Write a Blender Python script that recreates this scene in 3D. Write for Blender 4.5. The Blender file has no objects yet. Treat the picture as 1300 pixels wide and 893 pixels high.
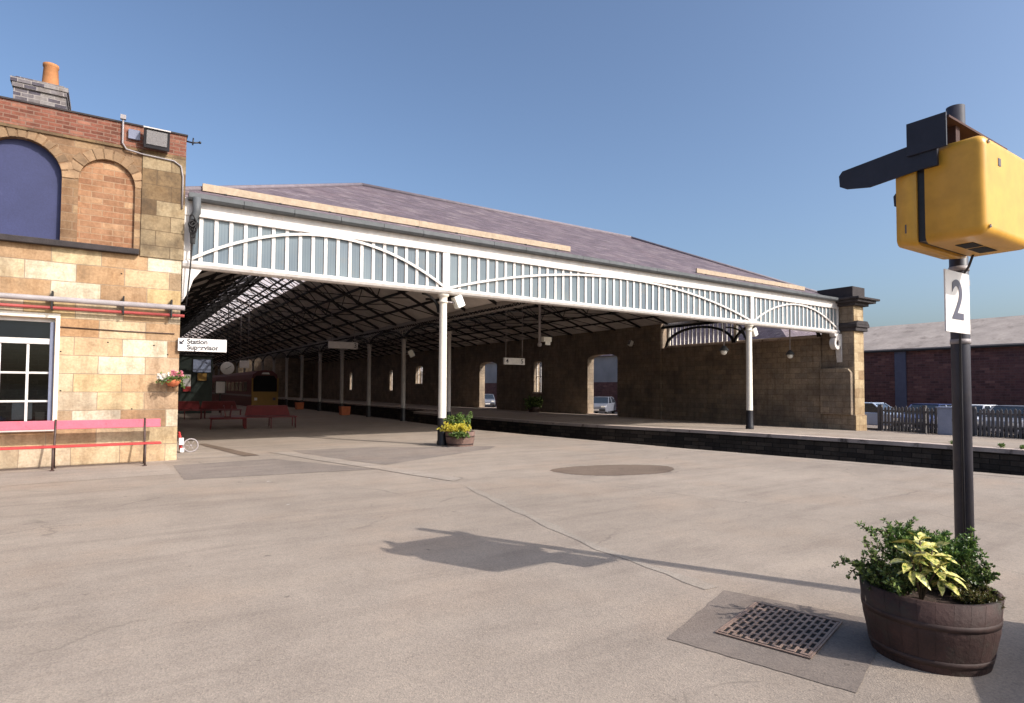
import bpy, bmesh, math, random
from mathutils import Vector, Matrix
from mathutils.geometry import tessellate_polygon
random.seed(7)
C = bpy.context.scene.collection
R = math.radians

# ------------------------------------------------------------------ materials
def s2l(c):
    return tuple((x/12.92 if x <= .04045 else ((x+.055)/1.055)**2.4) for x in c)
def rgb(r, g, b, k=1.0):
    return tuple(min(1, v*k) for v in s2l((r/255, g/255, b/255))) + (1,)

class NT:
    def __init__(s, name):
        s.m = bpy.data.materials.new(name); s.m.use_nodes = True
        s.t = s.m.node_tree; s.t.nodes.clear()
        s.out = s.t.nodes.new('ShaderNodeOutputMaterial')
        s.p = s.t.nodes.new('ShaderNodeBsdfPrincipled')
        s.t.links.new(s.p.outputs[0], s.out.inputs[0])
    def n(s, typ, **kw):
        n = s.t.nodes.new(typ)
        for k, v in kw.items():
            if k in n.inputs: n.inputs[k].default_value = v
            else: setattr(n, k, v)
        return n
    def l(s, a, b): s.t.links.new(a, b)
    def pos(s): return s.n('ShaderNodeNewGeometry').outputs['Position']
    def noise(s, scale, detail=4, rough=.55, vec=None):
        n = s.n('ShaderNodeTexNoise'); n.inputs['Scale'].default_value = scale
        n.inputs['Detail'].default_value = detail; n.inputs['Roughness'].default_value = rough
        s.l(vec if vec else s.pos(), n.inputs['Vector']); return n.outputs['Fac']
    def ramp(s, fac, stops, interp='LINEAR'):
        r = s.n('ShaderNodeValToRGB'); r.color_ramp.interpolation = interp
        e = r.color_ramp.elements
        while len(e) < len(stops): e.new(.5)
        for i, (p, c) in enumerate(stops):
            e[i].position = p; e[i].color = c if len(c) == 4 else tuple(c)+(1,)
        s.l(fac, r.inputs[0]); return r.outputs[0]
    def mix(s, a, b, fac, mode='MIX'):
        m = s.n('ShaderNodeMix', data_type='RGBA', blend_type=mode)
        for i, v in ((6, a), (7, b)):
            if isinstance(v, (tuple, list)): m.inputs[i].default_value = v
            else: s.l(v, m.inputs[i])
        if isinstance(fac, (int, float)): m.inputs[0].default_value = fac
        else: s.l(fac, m.inputs[0])
        return m.outputs[2]
    def math(s, op, a, b=0.0):
        m = s.n('ShaderNodeMath', operation=op)
        for i, v in ((0, a), (1, b)):
            if isinstance(v, (int, float)): m.inputs[i].default_value = v
            else: s.l(v, m.inputs[i])
        return m.outputs[0]
    def bump(s, h, strength=.3, dist=.01):
        b = s.n('ShaderNodeBump'); b.inputs['Strength'].default_value = strength
        b.inputs['Distance'].default_value = dist
        s.l(h, b.inputs['Height']); s.l(b.outputs[0], s.p.inputs['Normal'])
    def col(s, c):
        if isinstance(c, (tuple, list)): s.p.inputs['Base Color'].default_value = c
        else: s.l(c, s.p.inputs['Base Color'])
    def rough(s, v): s.p.inputs['Roughness'].default_value = v

def plain(name, c, rough=.6, var=.18, scale=3.0, bump=0, metallic=0, spec=.4, fine=40, island=0, dirt=None):
    t = NT(name)
    dk = tuple(v*(1-var) for v in c[:3])+(1,); lt = tuple(min(1, v*(1+var)) for v in c[:3])+(1,)
    col = t.ramp(t.noise(scale, 5), [(.3, dk), (.7, lt)])
    col = t.mix(col, t.ramp(t.noise(fine, 3), [(.35, (.86, .86, .86)), (.65, (1.1, 1.1, 1.1))]), .6, 'MULTIPLY')
    if dirt:
        n = t.noise(dirt[1], 6, .7)
        col = t.mix(col, dirt[0], t.ramp(n, [(dirt[2], (0, 0, 0)), (dirt[2]+.16, (1, 1, 1))]))
    if island:
        g = t.n('ShaderNodeNewGeometry')
        col = t.mix(col, t.ramp(g.outputs['Random Per Island'], [(0, (1-island,)*3), (1, (1+island*.6,)*3)]), 1.0, 'MULTIPLY')
    t.col(col); t.rough(rough); t.p.inputs['Metallic'].default_value = metallic
    t.p.inputs['Specular IOR Level'].default_value = spec
    if bump: t.bump(t.noise(fine, 4), bump, .01)
    return t.m

def masonry(name, stops, bw, bh, mortar, msize=.012, bump=.5, soot=None, off=.5, noise_amt=.5, rough=.85, squash=1.0, zk=1.0):
    t = NT(name)
    sx = t.n('ShaderNodeSeparateXYZ'); t.l(t.pos(), sx.inputs[0])
    u = t.math('ADD', sx.outputs[0], sx.outputs[1])
    cb = t.n('ShaderNodeCombineXYZ'); t.l(u, cb.inputs[0])
    t.l(t.math('MULTIPLY', sx.outputs[2], zk), cb.inputs[1])
    # wobble the joints a touch
    wob = t.n('ShaderNodeTexNoise'); wob.inputs['Scale'].default_value = 2.2
    t.l(t.pos(), wob.inputs['Vector'])
    va = t.n('ShaderNodeVectorMath', operation='MULTIPLY_ADD')
    t.l(wob.outputs['Color'], va.inputs[0]); va.inputs[1].default_value = (.03, .02, 0); t.l(cb.outputs[0], va.inputs[2])
    b = t.n('ShaderNodeTexBrick', offset=off, squash=squash, squash_frequency=3)
    t.l(va.outputs[0], b.inputs['Vector'])
    b.inputs['Color1'].default_value = (0, 0, 0, 1); b.inputs['Color2'].default_value = (1, 1, 1, 1)
    b.inputs['Mortar'].default_value = (.5, .5, .5, 1)
    b.inputs['Scale'].default_value = 1; b.inputs['Mortar Size'].default_value = msize
    b.inputs['Mortar Smooth'].default_value = .2; b.inputs['Bias'].default_value = 0
    b.inputs['Brick Width'].default_value = bw; b.inputs['Row Height'].default_value = bh
    col = t.ramp(b.outputs['Color'], stops)
    n1 = t.ramp(t.noise(1.6, 6, .65), [(.3, (.72, .7, .68)), (.7, (1.2, 1.18, 1.14))])
    col = t.mix(col, n1, noise_amt, 'MULTIPLY')
    col = t.mix(col, t.ramp(t.noise(22, 4), [(.3, (.8, .8, .8)), (.7, (1.14, 1.14, 1.14))]), .7, 'MULTIPLY')
    st = t.n('ShaderNodeCombineXYZ'); t.l(t.math('MULTIPLY', u, 3.2), st.inputs[0]); t.l(t.math('MULTIPLY', sx.outputs[2], .55), st.inputs[1])
    col = t.mix(col, t.ramp(t.noise(1.0, 6, .7, st.outputs[0]), [(.34, (.66, .63, .6)), (.52, (1, 1, 1)), (.75, (1.1, 1.1, 1.1))]), .75, 'MULTIPLY')
    mot = t.noise(5.5, 5, .6)
    col = t.mix(col, t.ramp(mot, [(.3, (.82, .76, .7)), (.55, (1, 1, 1)), (.75, (1.12, 1.13, 1.15))]), .8, 'MULTIPLY')
    if soot:
        col = t.mix(col, soot[0], t.ramp(t.noise(soot[1], 6, .7), [(soot[2], (0, 0, 0)), (soot[2]+.25, (soot[3],)*3)]))
    col = t.mix(col, mortar, t.math('MULTIPLY', b.outputs['Fac'], .8))
    t.col(col); t.rough(rough); t.p.inputs['Specular IOR Level'].default_value = .25
    h = t.math('ADD', t.math('ADD', t.math('MULTIPLY', b.outputs['Fac'], -1.0), t.math('MULTIPLY', t.noise(30, 5), .5)), t.math('ADD', t.math('MULTIPLY', b.outputs['Color'], .5), t.math('MULTIPLY', t.noise(7, 4), .8)))
    t.bump(h, bump, .015)
    return t.m

def glassy(name, tint, fac=.25, rough=.05):
    t = NT(name)
    tr = t.n('ShaderNodeBsdfTransparent'); tr.inputs[0].default_value = tint
    gl = t.n('ShaderNodeBsdfGlossy'); gl.inputs['Roughness'].default_value = rough
    mx = t.n('ShaderNodeMixShader')
    lw = t.n('ShaderNodeLayerWeight'); lw.inputs[0].default_value = fac
    t.l(lw.outputs['Fresnel'], mx.inputs[0]); t.l(tr.outputs[0], mx.inputs[1]); t.l(gl.outputs[0], mx.inputs[2])
    t.l(mx.outputs[0], t.out.inputs[0]); return t.m

def milky(name, c):
    t = NT(name)
    tl = t.n('ShaderNodeBsdfTranslucent'); df = t.n('ShaderNodeBsdfDiffuse'); tr = t.n('ShaderNodeBsdfTransparent')
    col = t.ramp(t.noise(1.4, 5), [(.35, tuple(v*.75 for v in c[:3])+(1,)), (.65, c)])
    t.l(col, tl.inputs[0]); t.l(col, df.inputs[0]); tr.inputs[0].default_value = (.9, .88, .86, 1)
    m1 = t.n('ShaderNodeMixShader'); m1.inputs[0].default_value = .25
    t.l(tl.outputs[0], m1.inputs[1]); t.l(df.outputs[0], m1.inputs[2])
    m2 = t.n('ShaderNodeMixShader'); m2.inputs[0].default_value = .3
    t.l(m1.outputs[0], m2.inputs[1]); t.l(tr.outputs[0], m2.inputs[2])
    t.l(m2.outputs[0], t.out.inputs[0]); return t.m

def leafmat(name, stops, gloss=.4, trans=.25):
    t = NT(name)
    g = t.n('ShaderNodeNewGeometry')
    col = t.ramp(g.outputs['Random Per Island'], stops)
    col = t.mix(col, t.ramp(t.noise(60, 2), [(.3, (.75, .75, .75)), (.7, (1.2, 1.2, 1.1))]), .6, 'MULTIPLY')
    t.col(col); t.rough(gloss)
    tl = t.n('ShaderNodeBsdfTranslucent'); t.l(col, tl.inputs[0])
    mx = t.n('ShaderNodeMixShader'); mx.inputs[0].default_value = trans
    t.l(t.p.outputs[0], mx.inputs[1]); t.l(tl.outputs[0], mx.inputs[2]); t.l(mx.outputs[0], t.out.inputs[0])
    return t.m

def asphalt(name, c, stain=.35, coarse=1.0, speck=.5):
    t = NT(name)
    base = t.ramp(t.noise(.22, 6, .6), [(.3, tuple(v*.84 for v in c[:3])), (.7, tuple(v*1.12 for v in c[:3]))])
    base = t.mix(base, t.ramp(t.noise(1.7, 7, .7), [(.28, (.8, .79, .79)), (.55, (1, 1, 1)), (.8, (1.1, 1.09, 1.06))]), stain*2 if stain < .5 else 1, 'MULTIPLY')
    warm = t.noise(.55, 3)
    base = t.mix(base, tuple(v*k for v, k in zip(c[:3], (1.08, .97, .88)))+(1,), t.ramp(warm, [(.5, (0, 0, 0)), (.75, (.5, .5, .5))]))
    # dark drips, gum and small stains
    base = t.mix(base, tuple(v*.42 for v in c[:3])+(1,), t.ramp(t.noise(5.5, 2, .5), [(.73, (0, 0, 0)), (.79, (.5, .5, .5))]))
    base = t.mix(base, tuple(v*.5 for v in c[:3])+(1,), t.ramp(t.noise(14, 1, .4), [(.77, (0, 0, 0)), (.8, (.55, .55, .55))]))
    def spots(scale, rad, thr, colr, amt):
        nonlocal base
        vv = t.n('ShaderNodeTexVoronoi'); vv.inputs['Scale'].default_value = scale
        wv_ = t.n('ShaderNodeVectorMath', operation='MULTIPLY_ADD'); nn = t.n('ShaderNodeTexNoise'); nn.inputs['Scale'].default_value = scale*6
        t.l(t.pos(), nn.inputs['Vector']); t.l(nn.outputs['Color'], wv_.inputs[0]); wv_.inputs[1].default_value = (.08/scale*4,)*3; t.l(t.pos(), wv_.inputs[2]); t.l(wv_.outputs[0], vv.inputs['Vector'])
        bw = t.n('ShaderNodeRGBToBW'); t.l(vv.outputs['Color'], bw.inputs[0])
        sel = t.math('GREATER_THAN', bw.outputs[0], thr)
        inn = t.ramp(vv.outputs['Distance'], [(rad*.6, (1, 1, 1)), (rad, (0, 0, 0))])
        base = t.mix(base, colr, t.math('MULTIPLY', t.math('MULTIPLY', inn, sel), amt))
    spots(1.6, .055, .55, tuple(v*.45 for v in c[:3])+(1,), .75)
    spots(3.1, .05, .6, tuple(v*.5 for v in c[:3])+(1,), .6)
    spots(.9, .035, .66, (.62, .6, .57, 1), .8)
    spots(.35, .12, .45, tuple(v*.74 for v in c[:3])+(1,), .55)
    # worn tracks and long scuffs
    ts = t.n('ShaderNodeMapping'); ts.inputs['Scale'].default_value = (.35, 2.6, 1); ts.inputs['Rotation'].default_value = (0, 0, R(-35)); t.l(t.pos(), ts.inputs[0])
    base = t.mix(base, t.ramp(t.noise(.9, 7, .68, ts.outputs[0]), [(.32, (.8, .79, .79)), (.5, (1, 1, 1)), (.72, (1.09, 1.08, 1.06))]), .8, 'MULTIPLY')
    # aggregate
    v = t.n('ShaderNodeTexVoronoi'); v.inputs['Scale'].default_value = 95*coarse; t.l(t.pos(), v.inputs['Vector'])
    agg = t.ramp(v.outputs['Color'], [(.0, (.5, .5, .5)), (.5, (1, 1, 1)), (1, (1.45, 1.42, 1.36))])
    base = t.mix(base, agg, speck, 'MULTIPLY')
    base = t.mix(base, t.ramp(t.noise(260, 2, .6), [(.35, (.75, .75, .75)), (.65, (1.2, 1.2, 1.2))]), .5, 'MULTIPLY')
    # hairline cracks
    cr = t.n('ShaderNodeTexVoronoi', feature='DISTANCE_TO_EDGE'); cr.inputs['Scale'].default_value = .33
    wv = t.n('ShaderNodeTexNoise'); wv.inputs['Scale'].default_value = 1.3; wv.inputs['Detail'].default_value = 6; t.l(t.pos(), wv.inputs['Vector'])
    ad = t.n('ShaderNodeVectorMath', operation='MULTIPLY_ADD'); t.l(wv.outputs['Color'], ad.inputs[0]); ad.inputs[1].default_value = (.9, .9, 0); t.l(t.pos(), ad.inputs[2])
    t.l(ad.outputs[0], cr.inputs['Vector'])
    brk = t.ramp(t.noise(.8, 3), [(.52, (0, 0, 0)), (.62, (1, 1, 1))])
    ck = t.mix((0, 0, 0, 1), t.ramp(cr.outputs['Distance'], [(.0, (.55,)*3), (.006, (.0,)*3)]), brk)
    base = t.mix(base, tuple(v*.45 for v in c[:3])+(1,), ck)
    t.col(base); t.rough(.9); t.p.inputs['Specular IOR Level'].default_value = .2
    t.bump(t.math('ADD', v.outputs['Distance'], t.noise(120, 3)), .35, .006)
    return t.m

M = {}
M['ground'] = asphalt('weathered_asphalt', rgb(156, 143, 131, .93), speck=.42)
M['patch'] = asphalt('darker_asphalt', rgb(136, 125, 117, .92), .5)
M['patch2'] = asphalt('tar_patch', rgb(120, 104, 92, .9), .5)
M['concrete'] = asphalt('drain_concrete', rgb(128, 117, 109, .95), .4, .8, .35)
M['paleline'] = asphalt('pale_asphalt', rgb(160, 148, 137, .94), .4)
M['seam'] = asphalt('seam_asphalt', rgb(157, 146, 135, .94), .4, speck=.45)
M['coping'] = plain('coping_stone', rgb(186, 168, 156), .8, .22, 1.3, .3, fine=25, dirt=(rgb(90, 80, 74), 2.5, .55))
M['pitwall'] = masonry('platform_face', [(0, rgb(54, 48, 44)), (.5, rgb(72, 64, 57)), (1, rgb(90, 79, 70))], .45, .15, rgb(25, 22, 20), .012)
M['ballast'] = plain('ballast', rgb(86, 76, 68), .95, .4, 14, .8, fine=50)
M['field'] = plain('open_ground', rgb(110, 104, 92), .95, .2, .2)
M['rail'] = plain('rail_steel', rgb(110, 84, 66), .5, .2, 4, metallic=.6)
M['sleeper'] = plain('sleeper_wood', rgb(70, 58, 50), .9, .25, 5)
M['stone'] = masonry('sandstone_blocks', [(0, rgb(142, 108, 80)), (.16, rgb(186, 156, 122)), (.3, rgb(200, 178, 146)), (.44, rgb(166, 128, 92)), (.58, rgb(212, 200, 178)), (.7, rgb(190, 164, 122)), (.84, rgb(206, 196, 176)), (1, rgb(160, 134, 104))], .82, .37, rgb(140, 122, 102), .008, .6, soot=(rgb(84, 70, 58), 1.1, .47, .6))
M['stone2'] = masonry('small_sandstone', [(0, rgb(126, 90, 68)), (.3, rgb(164, 124, 94)), (.6, rgb(146, 104, 78)), (1, rgb(178, 144, 112))], .38, .125, rgb(156, 130, 104), .009, .5, soot=(rgb(112, 80, 60), 1.4, .5, .4))
M['stone_up'] = masonry('upper_sandstone', [(0, rgb(108, 82, 62)), (.35, rgb(150, 120, 90)), (.7, rgb(130, 98, 74)), (1, rgb(166, 140, 108))], .5, .17, rgb(136, 114, 92), .008, .5, soot=(rgb(78, 62, 50), 1.1, .45, .6))
M['pilaster'] = masonry('weathered_ashlar', [(0, rgb(104, 84, 62)), (.4, rgb(136, 112, 82)), (.7, rgb(122, 98, 70)), (1, rgb(168, 150, 120))], .55, .33, rgb(90, 74, 58), .008, .4, soot=(rgb(62, 52, 44), 1.6, .42, .7))
M['redbrick'] = masonry('red_brick', [(0, rgb(104, 62, 50)), (.35, rgb(136, 86, 70)), (.7, rgb(120, 72, 60)), (1, rgb(152, 104, 86))], .23, .078, rgb(126, 102, 88), .011, .5, soot=(rgb(74, 54, 48), 1.8, .5, .6))
M['greybrick'] = masonry('grey_brick', [(0, rgb(74, 70, 80)), (.4, rgb(106, 100, 104)), (1, rgb(136, 130, 128))], .23, .09, rgb(150, 142, 138), .011, .6)
M['voussoir'] = plain('arch_stone', rgb(144, 116, 88), .85, .25, 3, .4, fine=25, island=.35, dirt=(rgb(110, 84, 62), 2, .55))
M['oldstone'] = masonry('soot_and_shade_stone', [(0, rgb(138, 124, 110)), (.35, rgb(152, 136, 118)), (.7, rgb(146, 129, 112)), (1, rgb(162, 145, 124))], .62, .27, rgb(80, 68, 58), .007, .5, soot=(rgb(82, 74, 66), .55, .42, .6))  # soot on the walls; also puts shade into the pier sides
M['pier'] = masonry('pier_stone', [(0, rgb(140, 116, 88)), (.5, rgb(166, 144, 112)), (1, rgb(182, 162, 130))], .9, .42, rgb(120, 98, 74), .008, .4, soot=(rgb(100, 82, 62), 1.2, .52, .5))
M['sootcap'] = plain('soot_black_stone', rgb(56, 50, 50), .9, .3, 3, .5)
M['white'] = plain('white_paint', rgb(210, 203, 197), .45, .04, 2, fine=8, dirt=(rgb(178, 156, 138), 3.5, .6))
M['cream'] = plain('cream_paint', rgb(226, 216, 200), .5, .06, 2)
M['black'] = plain('black_paint', rgb(36, 34, 38), .45, .25, 5)
M['greyglass'] = None
M['lead'] = plain('lead_grey', rgb(84, 86, 88), .6, .2, 4)
M['ridge'] = plain('ridge_tile', rgb(116, 106, 112), .7, .15, 4)
M['slate'] = masonry('purple_slate', [(0, rgb(96, 86, 94)), (.4, rgb(110, 98, 106)), (.8, rgb(117, 105, 112)), (1, rgb(136, 124, 128))], .42, .11, rgb(66, 58, 66), .012, .6, off=.5, noise_amt=.6, rough=.75, soot=(rgb(120, 92, 92), .5, .55, .4))
M['plank'] = plain('raw_timber', rgb(172, 152, 130), .8, .15, 6, .2, fine=18)
M['ceiling'] = plain('roof_lining_boards', rgb(216, 208, 202), .9, .18, 1.2)
M['iron'] = plain('dark_iron', rgb(30, 26, 26), .6, .25, 4)
M['greycol'] = plain('grey_paint', rgb(158, 150, 145), .5, .1, 3)
M['milky'] = milky('roof_glazing', (.80, .66, .62, 1))
M['glass'] = glassy('window_glass', (.55, .58, .6, 1), .3)
M['carglass'] = plain('car_glass', rgb(40, 46, 54), .08, .1, 3, spec=.9)
M['blue'] = plain('navy_boarding', rgb(50, 54, 90), .65, .12, 1.5, .1, dirt=(rgb(84, 86, 120), 3, .66))
M['bluegrey'] = plain('bluegrey_paint', rgb(112, 116, 136), .5, .1, 3)
M['pink'] = plain('faded_red_paint', rgb(198, 92, 108), .5, .1, 4, dirt=(rgb(170, 66, 76), 3, .6))
M['red'] = plain('red_paint', rgb(178, 58, 58), .45, .12, 4)
M['darkred'] = plain('dark_red_paint', rgb(102, 36, 38), .5, .15, 5)
M['redpipe'] = plain('red_pipe', rgb(150, 66, 62), .6, .2, 3)
M['greypipe'] = plain('grey_pipe', rgb(150, 142, 142), .55, .15, 3)
M['castiron'] = plain('brown_cast_iron', rgb(74, 56, 50), .5, .3, 8)
M['yellow'] = plain('yellow_plastic', rgb(204, 152, 56), .38, .05, 2.5, fine=9, dirt=(rgb(176, 130, 44), 3.0, .62))
M['navyblack'] = plain('navy_black_metal', rgb(34, 34, 46), .5, .2, 6)
M['polepaint'] = plain('pole_paint', rgb(52, 50, 58), .5, .25, 4, dirt=(rgb(74, 68, 66), 6, .6))
M['rust'] = plain('rusty_plate', rgb(74, 50, 46), .85, .3, 8)
M['sign'] = plain('sign_white', rgb(220, 213, 209), .35, .02, 2, fine=5)
M['ink'] = plain('sign_black', rgb(34, 34, 44), .5, .1)
M['inkgrey'] = plain('sign_grey', rgb(86, 80, 84), .5, .1)
M['inkdark'] = plain('sign_lettering', rgb(48, 46, 50), .5, .05)
M['digit'] = plain('sign_digit', rgb(76, 74, 88), .5, .1)
M['barrel'] = plain('barrel_oak', rgb(62, 42, 37), .75, .3, 5, .5, fine=30, island=.18, dirt=(rgb(58, 54, 46), 3.2, .52))
M['hoop'] = plain('rusty_hoop', rgb(60, 43, 38), .7, .3, 7)
M['soil'] = plain('soil', rgb(58, 44, 36), .95, .4, 20, .8)
M['oldbarrel'] = plain('grey_oak', rgb(122, 96, 86), .8, .2, 6, .4, island=.3)
M['terracotta'] = plain('terracotta', rgb(190, 108, 72), .8, .15, 6)
M['clay'] = plain('clay_pot', rgb(166, 112, 70), .8, .12, 5, dirt=(rgb(150, 96, 60), 4, .6))
M['boxleaf'] = leafmat('box_leaves', [(0, rgb(48, 64, 32)), (.5, rgb(88, 106, 54)), (1, rgb(132, 148, 80))])
M['conifer'] = leafmat('conifer_leaves', [(0, rgb(50, 74, 34)), (.5, rgb(92, 120, 56)), (1, rgb(140, 162, 82))])
M['moss'] = leafmat('heather_leaves', [(0, rgb(70, 62, 28)), (.5, rgb(104, 92, 44)), (1, rgb(84, 96, 44))])
M['greenleaf'] = leafmat('green_leaves', [(0, rgb(60, 88, 40)), (1, rgb(124, 146, 72))])
M['yellowleaf'] = leafmat('yellow_leaves', [(0, rgb(170, 160, 44)), (.6, rgb(216, 200, 70)), (1, rgb(236, 222, 120))], .35)
M['whitepetal'] = leafmat('white_petals', [(0, rgb(230, 222, 216)), (1, rgb(250, 246, 240))], .6)
M['pinkpetal'] = leafmat('pink_petals', [(0, rgb(214, 120, 140)), (1, rgb(238, 176, 188))], .6)
M['stem'] = plain('brown_stem', rgb(84, 68, 48), .8)
M['castgrate'] = plain('cast_grate', rgb(146, 122, 108), .6, .25, 9, .3, metallic=.3)
M['dark'] = plain('dark_void', rgb(24, 22, 22), .9, .1)
M['warebrick'] = masonry('purple_brick', [(0, rgb(78, 54, 56)), (.4, rgb(104, 72, 70)), (.8, rgb(92, 62, 64)), (1, rgb(122, 88, 84))], .5, .16, rgb(92, 76, 76), .014, .3, soot=(rgb(60, 50, 56), .5, .5, .5))
M['wareroof'] = plain('asbestos_roof', rgb(158, 146, 138), .9, .18, .8, fine=6, dirt=(rgb(112, 100, 94), .7, .55))
M['bluepipe'] = plain('blue_grey_pipe', rgb(72, 76, 96), .6, .1)
M['picket'] = plain('grey_picket', rgb(84, 80, 80), .85, .2, 5, island=.45)
M['cabinet'] = plain('blue_grey_cabinet', rgb(132, 140, 162), .5, .08, 3)
M['tyre'] = plain('tyre_rubber', rgb(30, 30, 32), .85, .1)
M['chrome'] = plain('bright_metal', rgb(196, 196, 200), .25, .05, metallic=.9)
M['trainred'] = plain('train_maroon', rgb(96, 44, 46), .45, .1)
M['trainyellow'] = plain('train_yellow', rgb(158, 122, 58), .5, .08)
M['lamp'] = plain('lamp_glass_white', rgb(240, 236, 226), .25, .02, 2)
M['kiosk'] = plain('dark_green_paint', rgb(44, 54, 50), .6, .15)
M['paper'] = plain('paper', rgb(228, 224, 220), .8, .05, 8)
M['paleblue'] = plain('pale_blue_board', rgb(150, 162, 190), .6, .08, 8)
M['clothes'] = plain('cloth', rgb(80, 62, 70), .9)
def screen_glass():
    t = NT('ribbed_glass')
    sx = t.n('ShaderNodeSeparateXYZ'); t.l(t.pos(), sx.inputs[0])
    w = t.math('SINE', t.math('MULTIPLY', t.math('ADD', sx.outputs[0], sx.outputs[1]), 100.0))
    col = t.ramp(t.noise(.5, 3), [(.35, rgb(86, 98, 108)), (.65, rgb(104, 116, 122))])
    wn = t.n('ShaderNodeTexWhiteNoise', noise_dimensions='1D'); t.l(t.math('FLOOR', t.math('MULTIPLY', sx.outputs[0], 3.21)), wn.inputs['W'])
    col = t.mix(col, t.ramp(wn.outputs['Value'], [(0, (.86, .87, .88)), (1, (1.12, 1.11, 1.1))]), 1.0, 'MULTIPLY')
    col = t.mix(col, rgb(120, 112, 100), t.ramp(t.noise(2.5, 6, .7), [(.55, (0, 0, 0)), (.75, (.55, .55, .55))]))
    t.col(col); t.rough(.28); t.p.inputs['Specular IOR Level'].default_value = .5
    t.bump(w, .15, .004); return t.m
M['greyglass'] = screen_glass()

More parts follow.
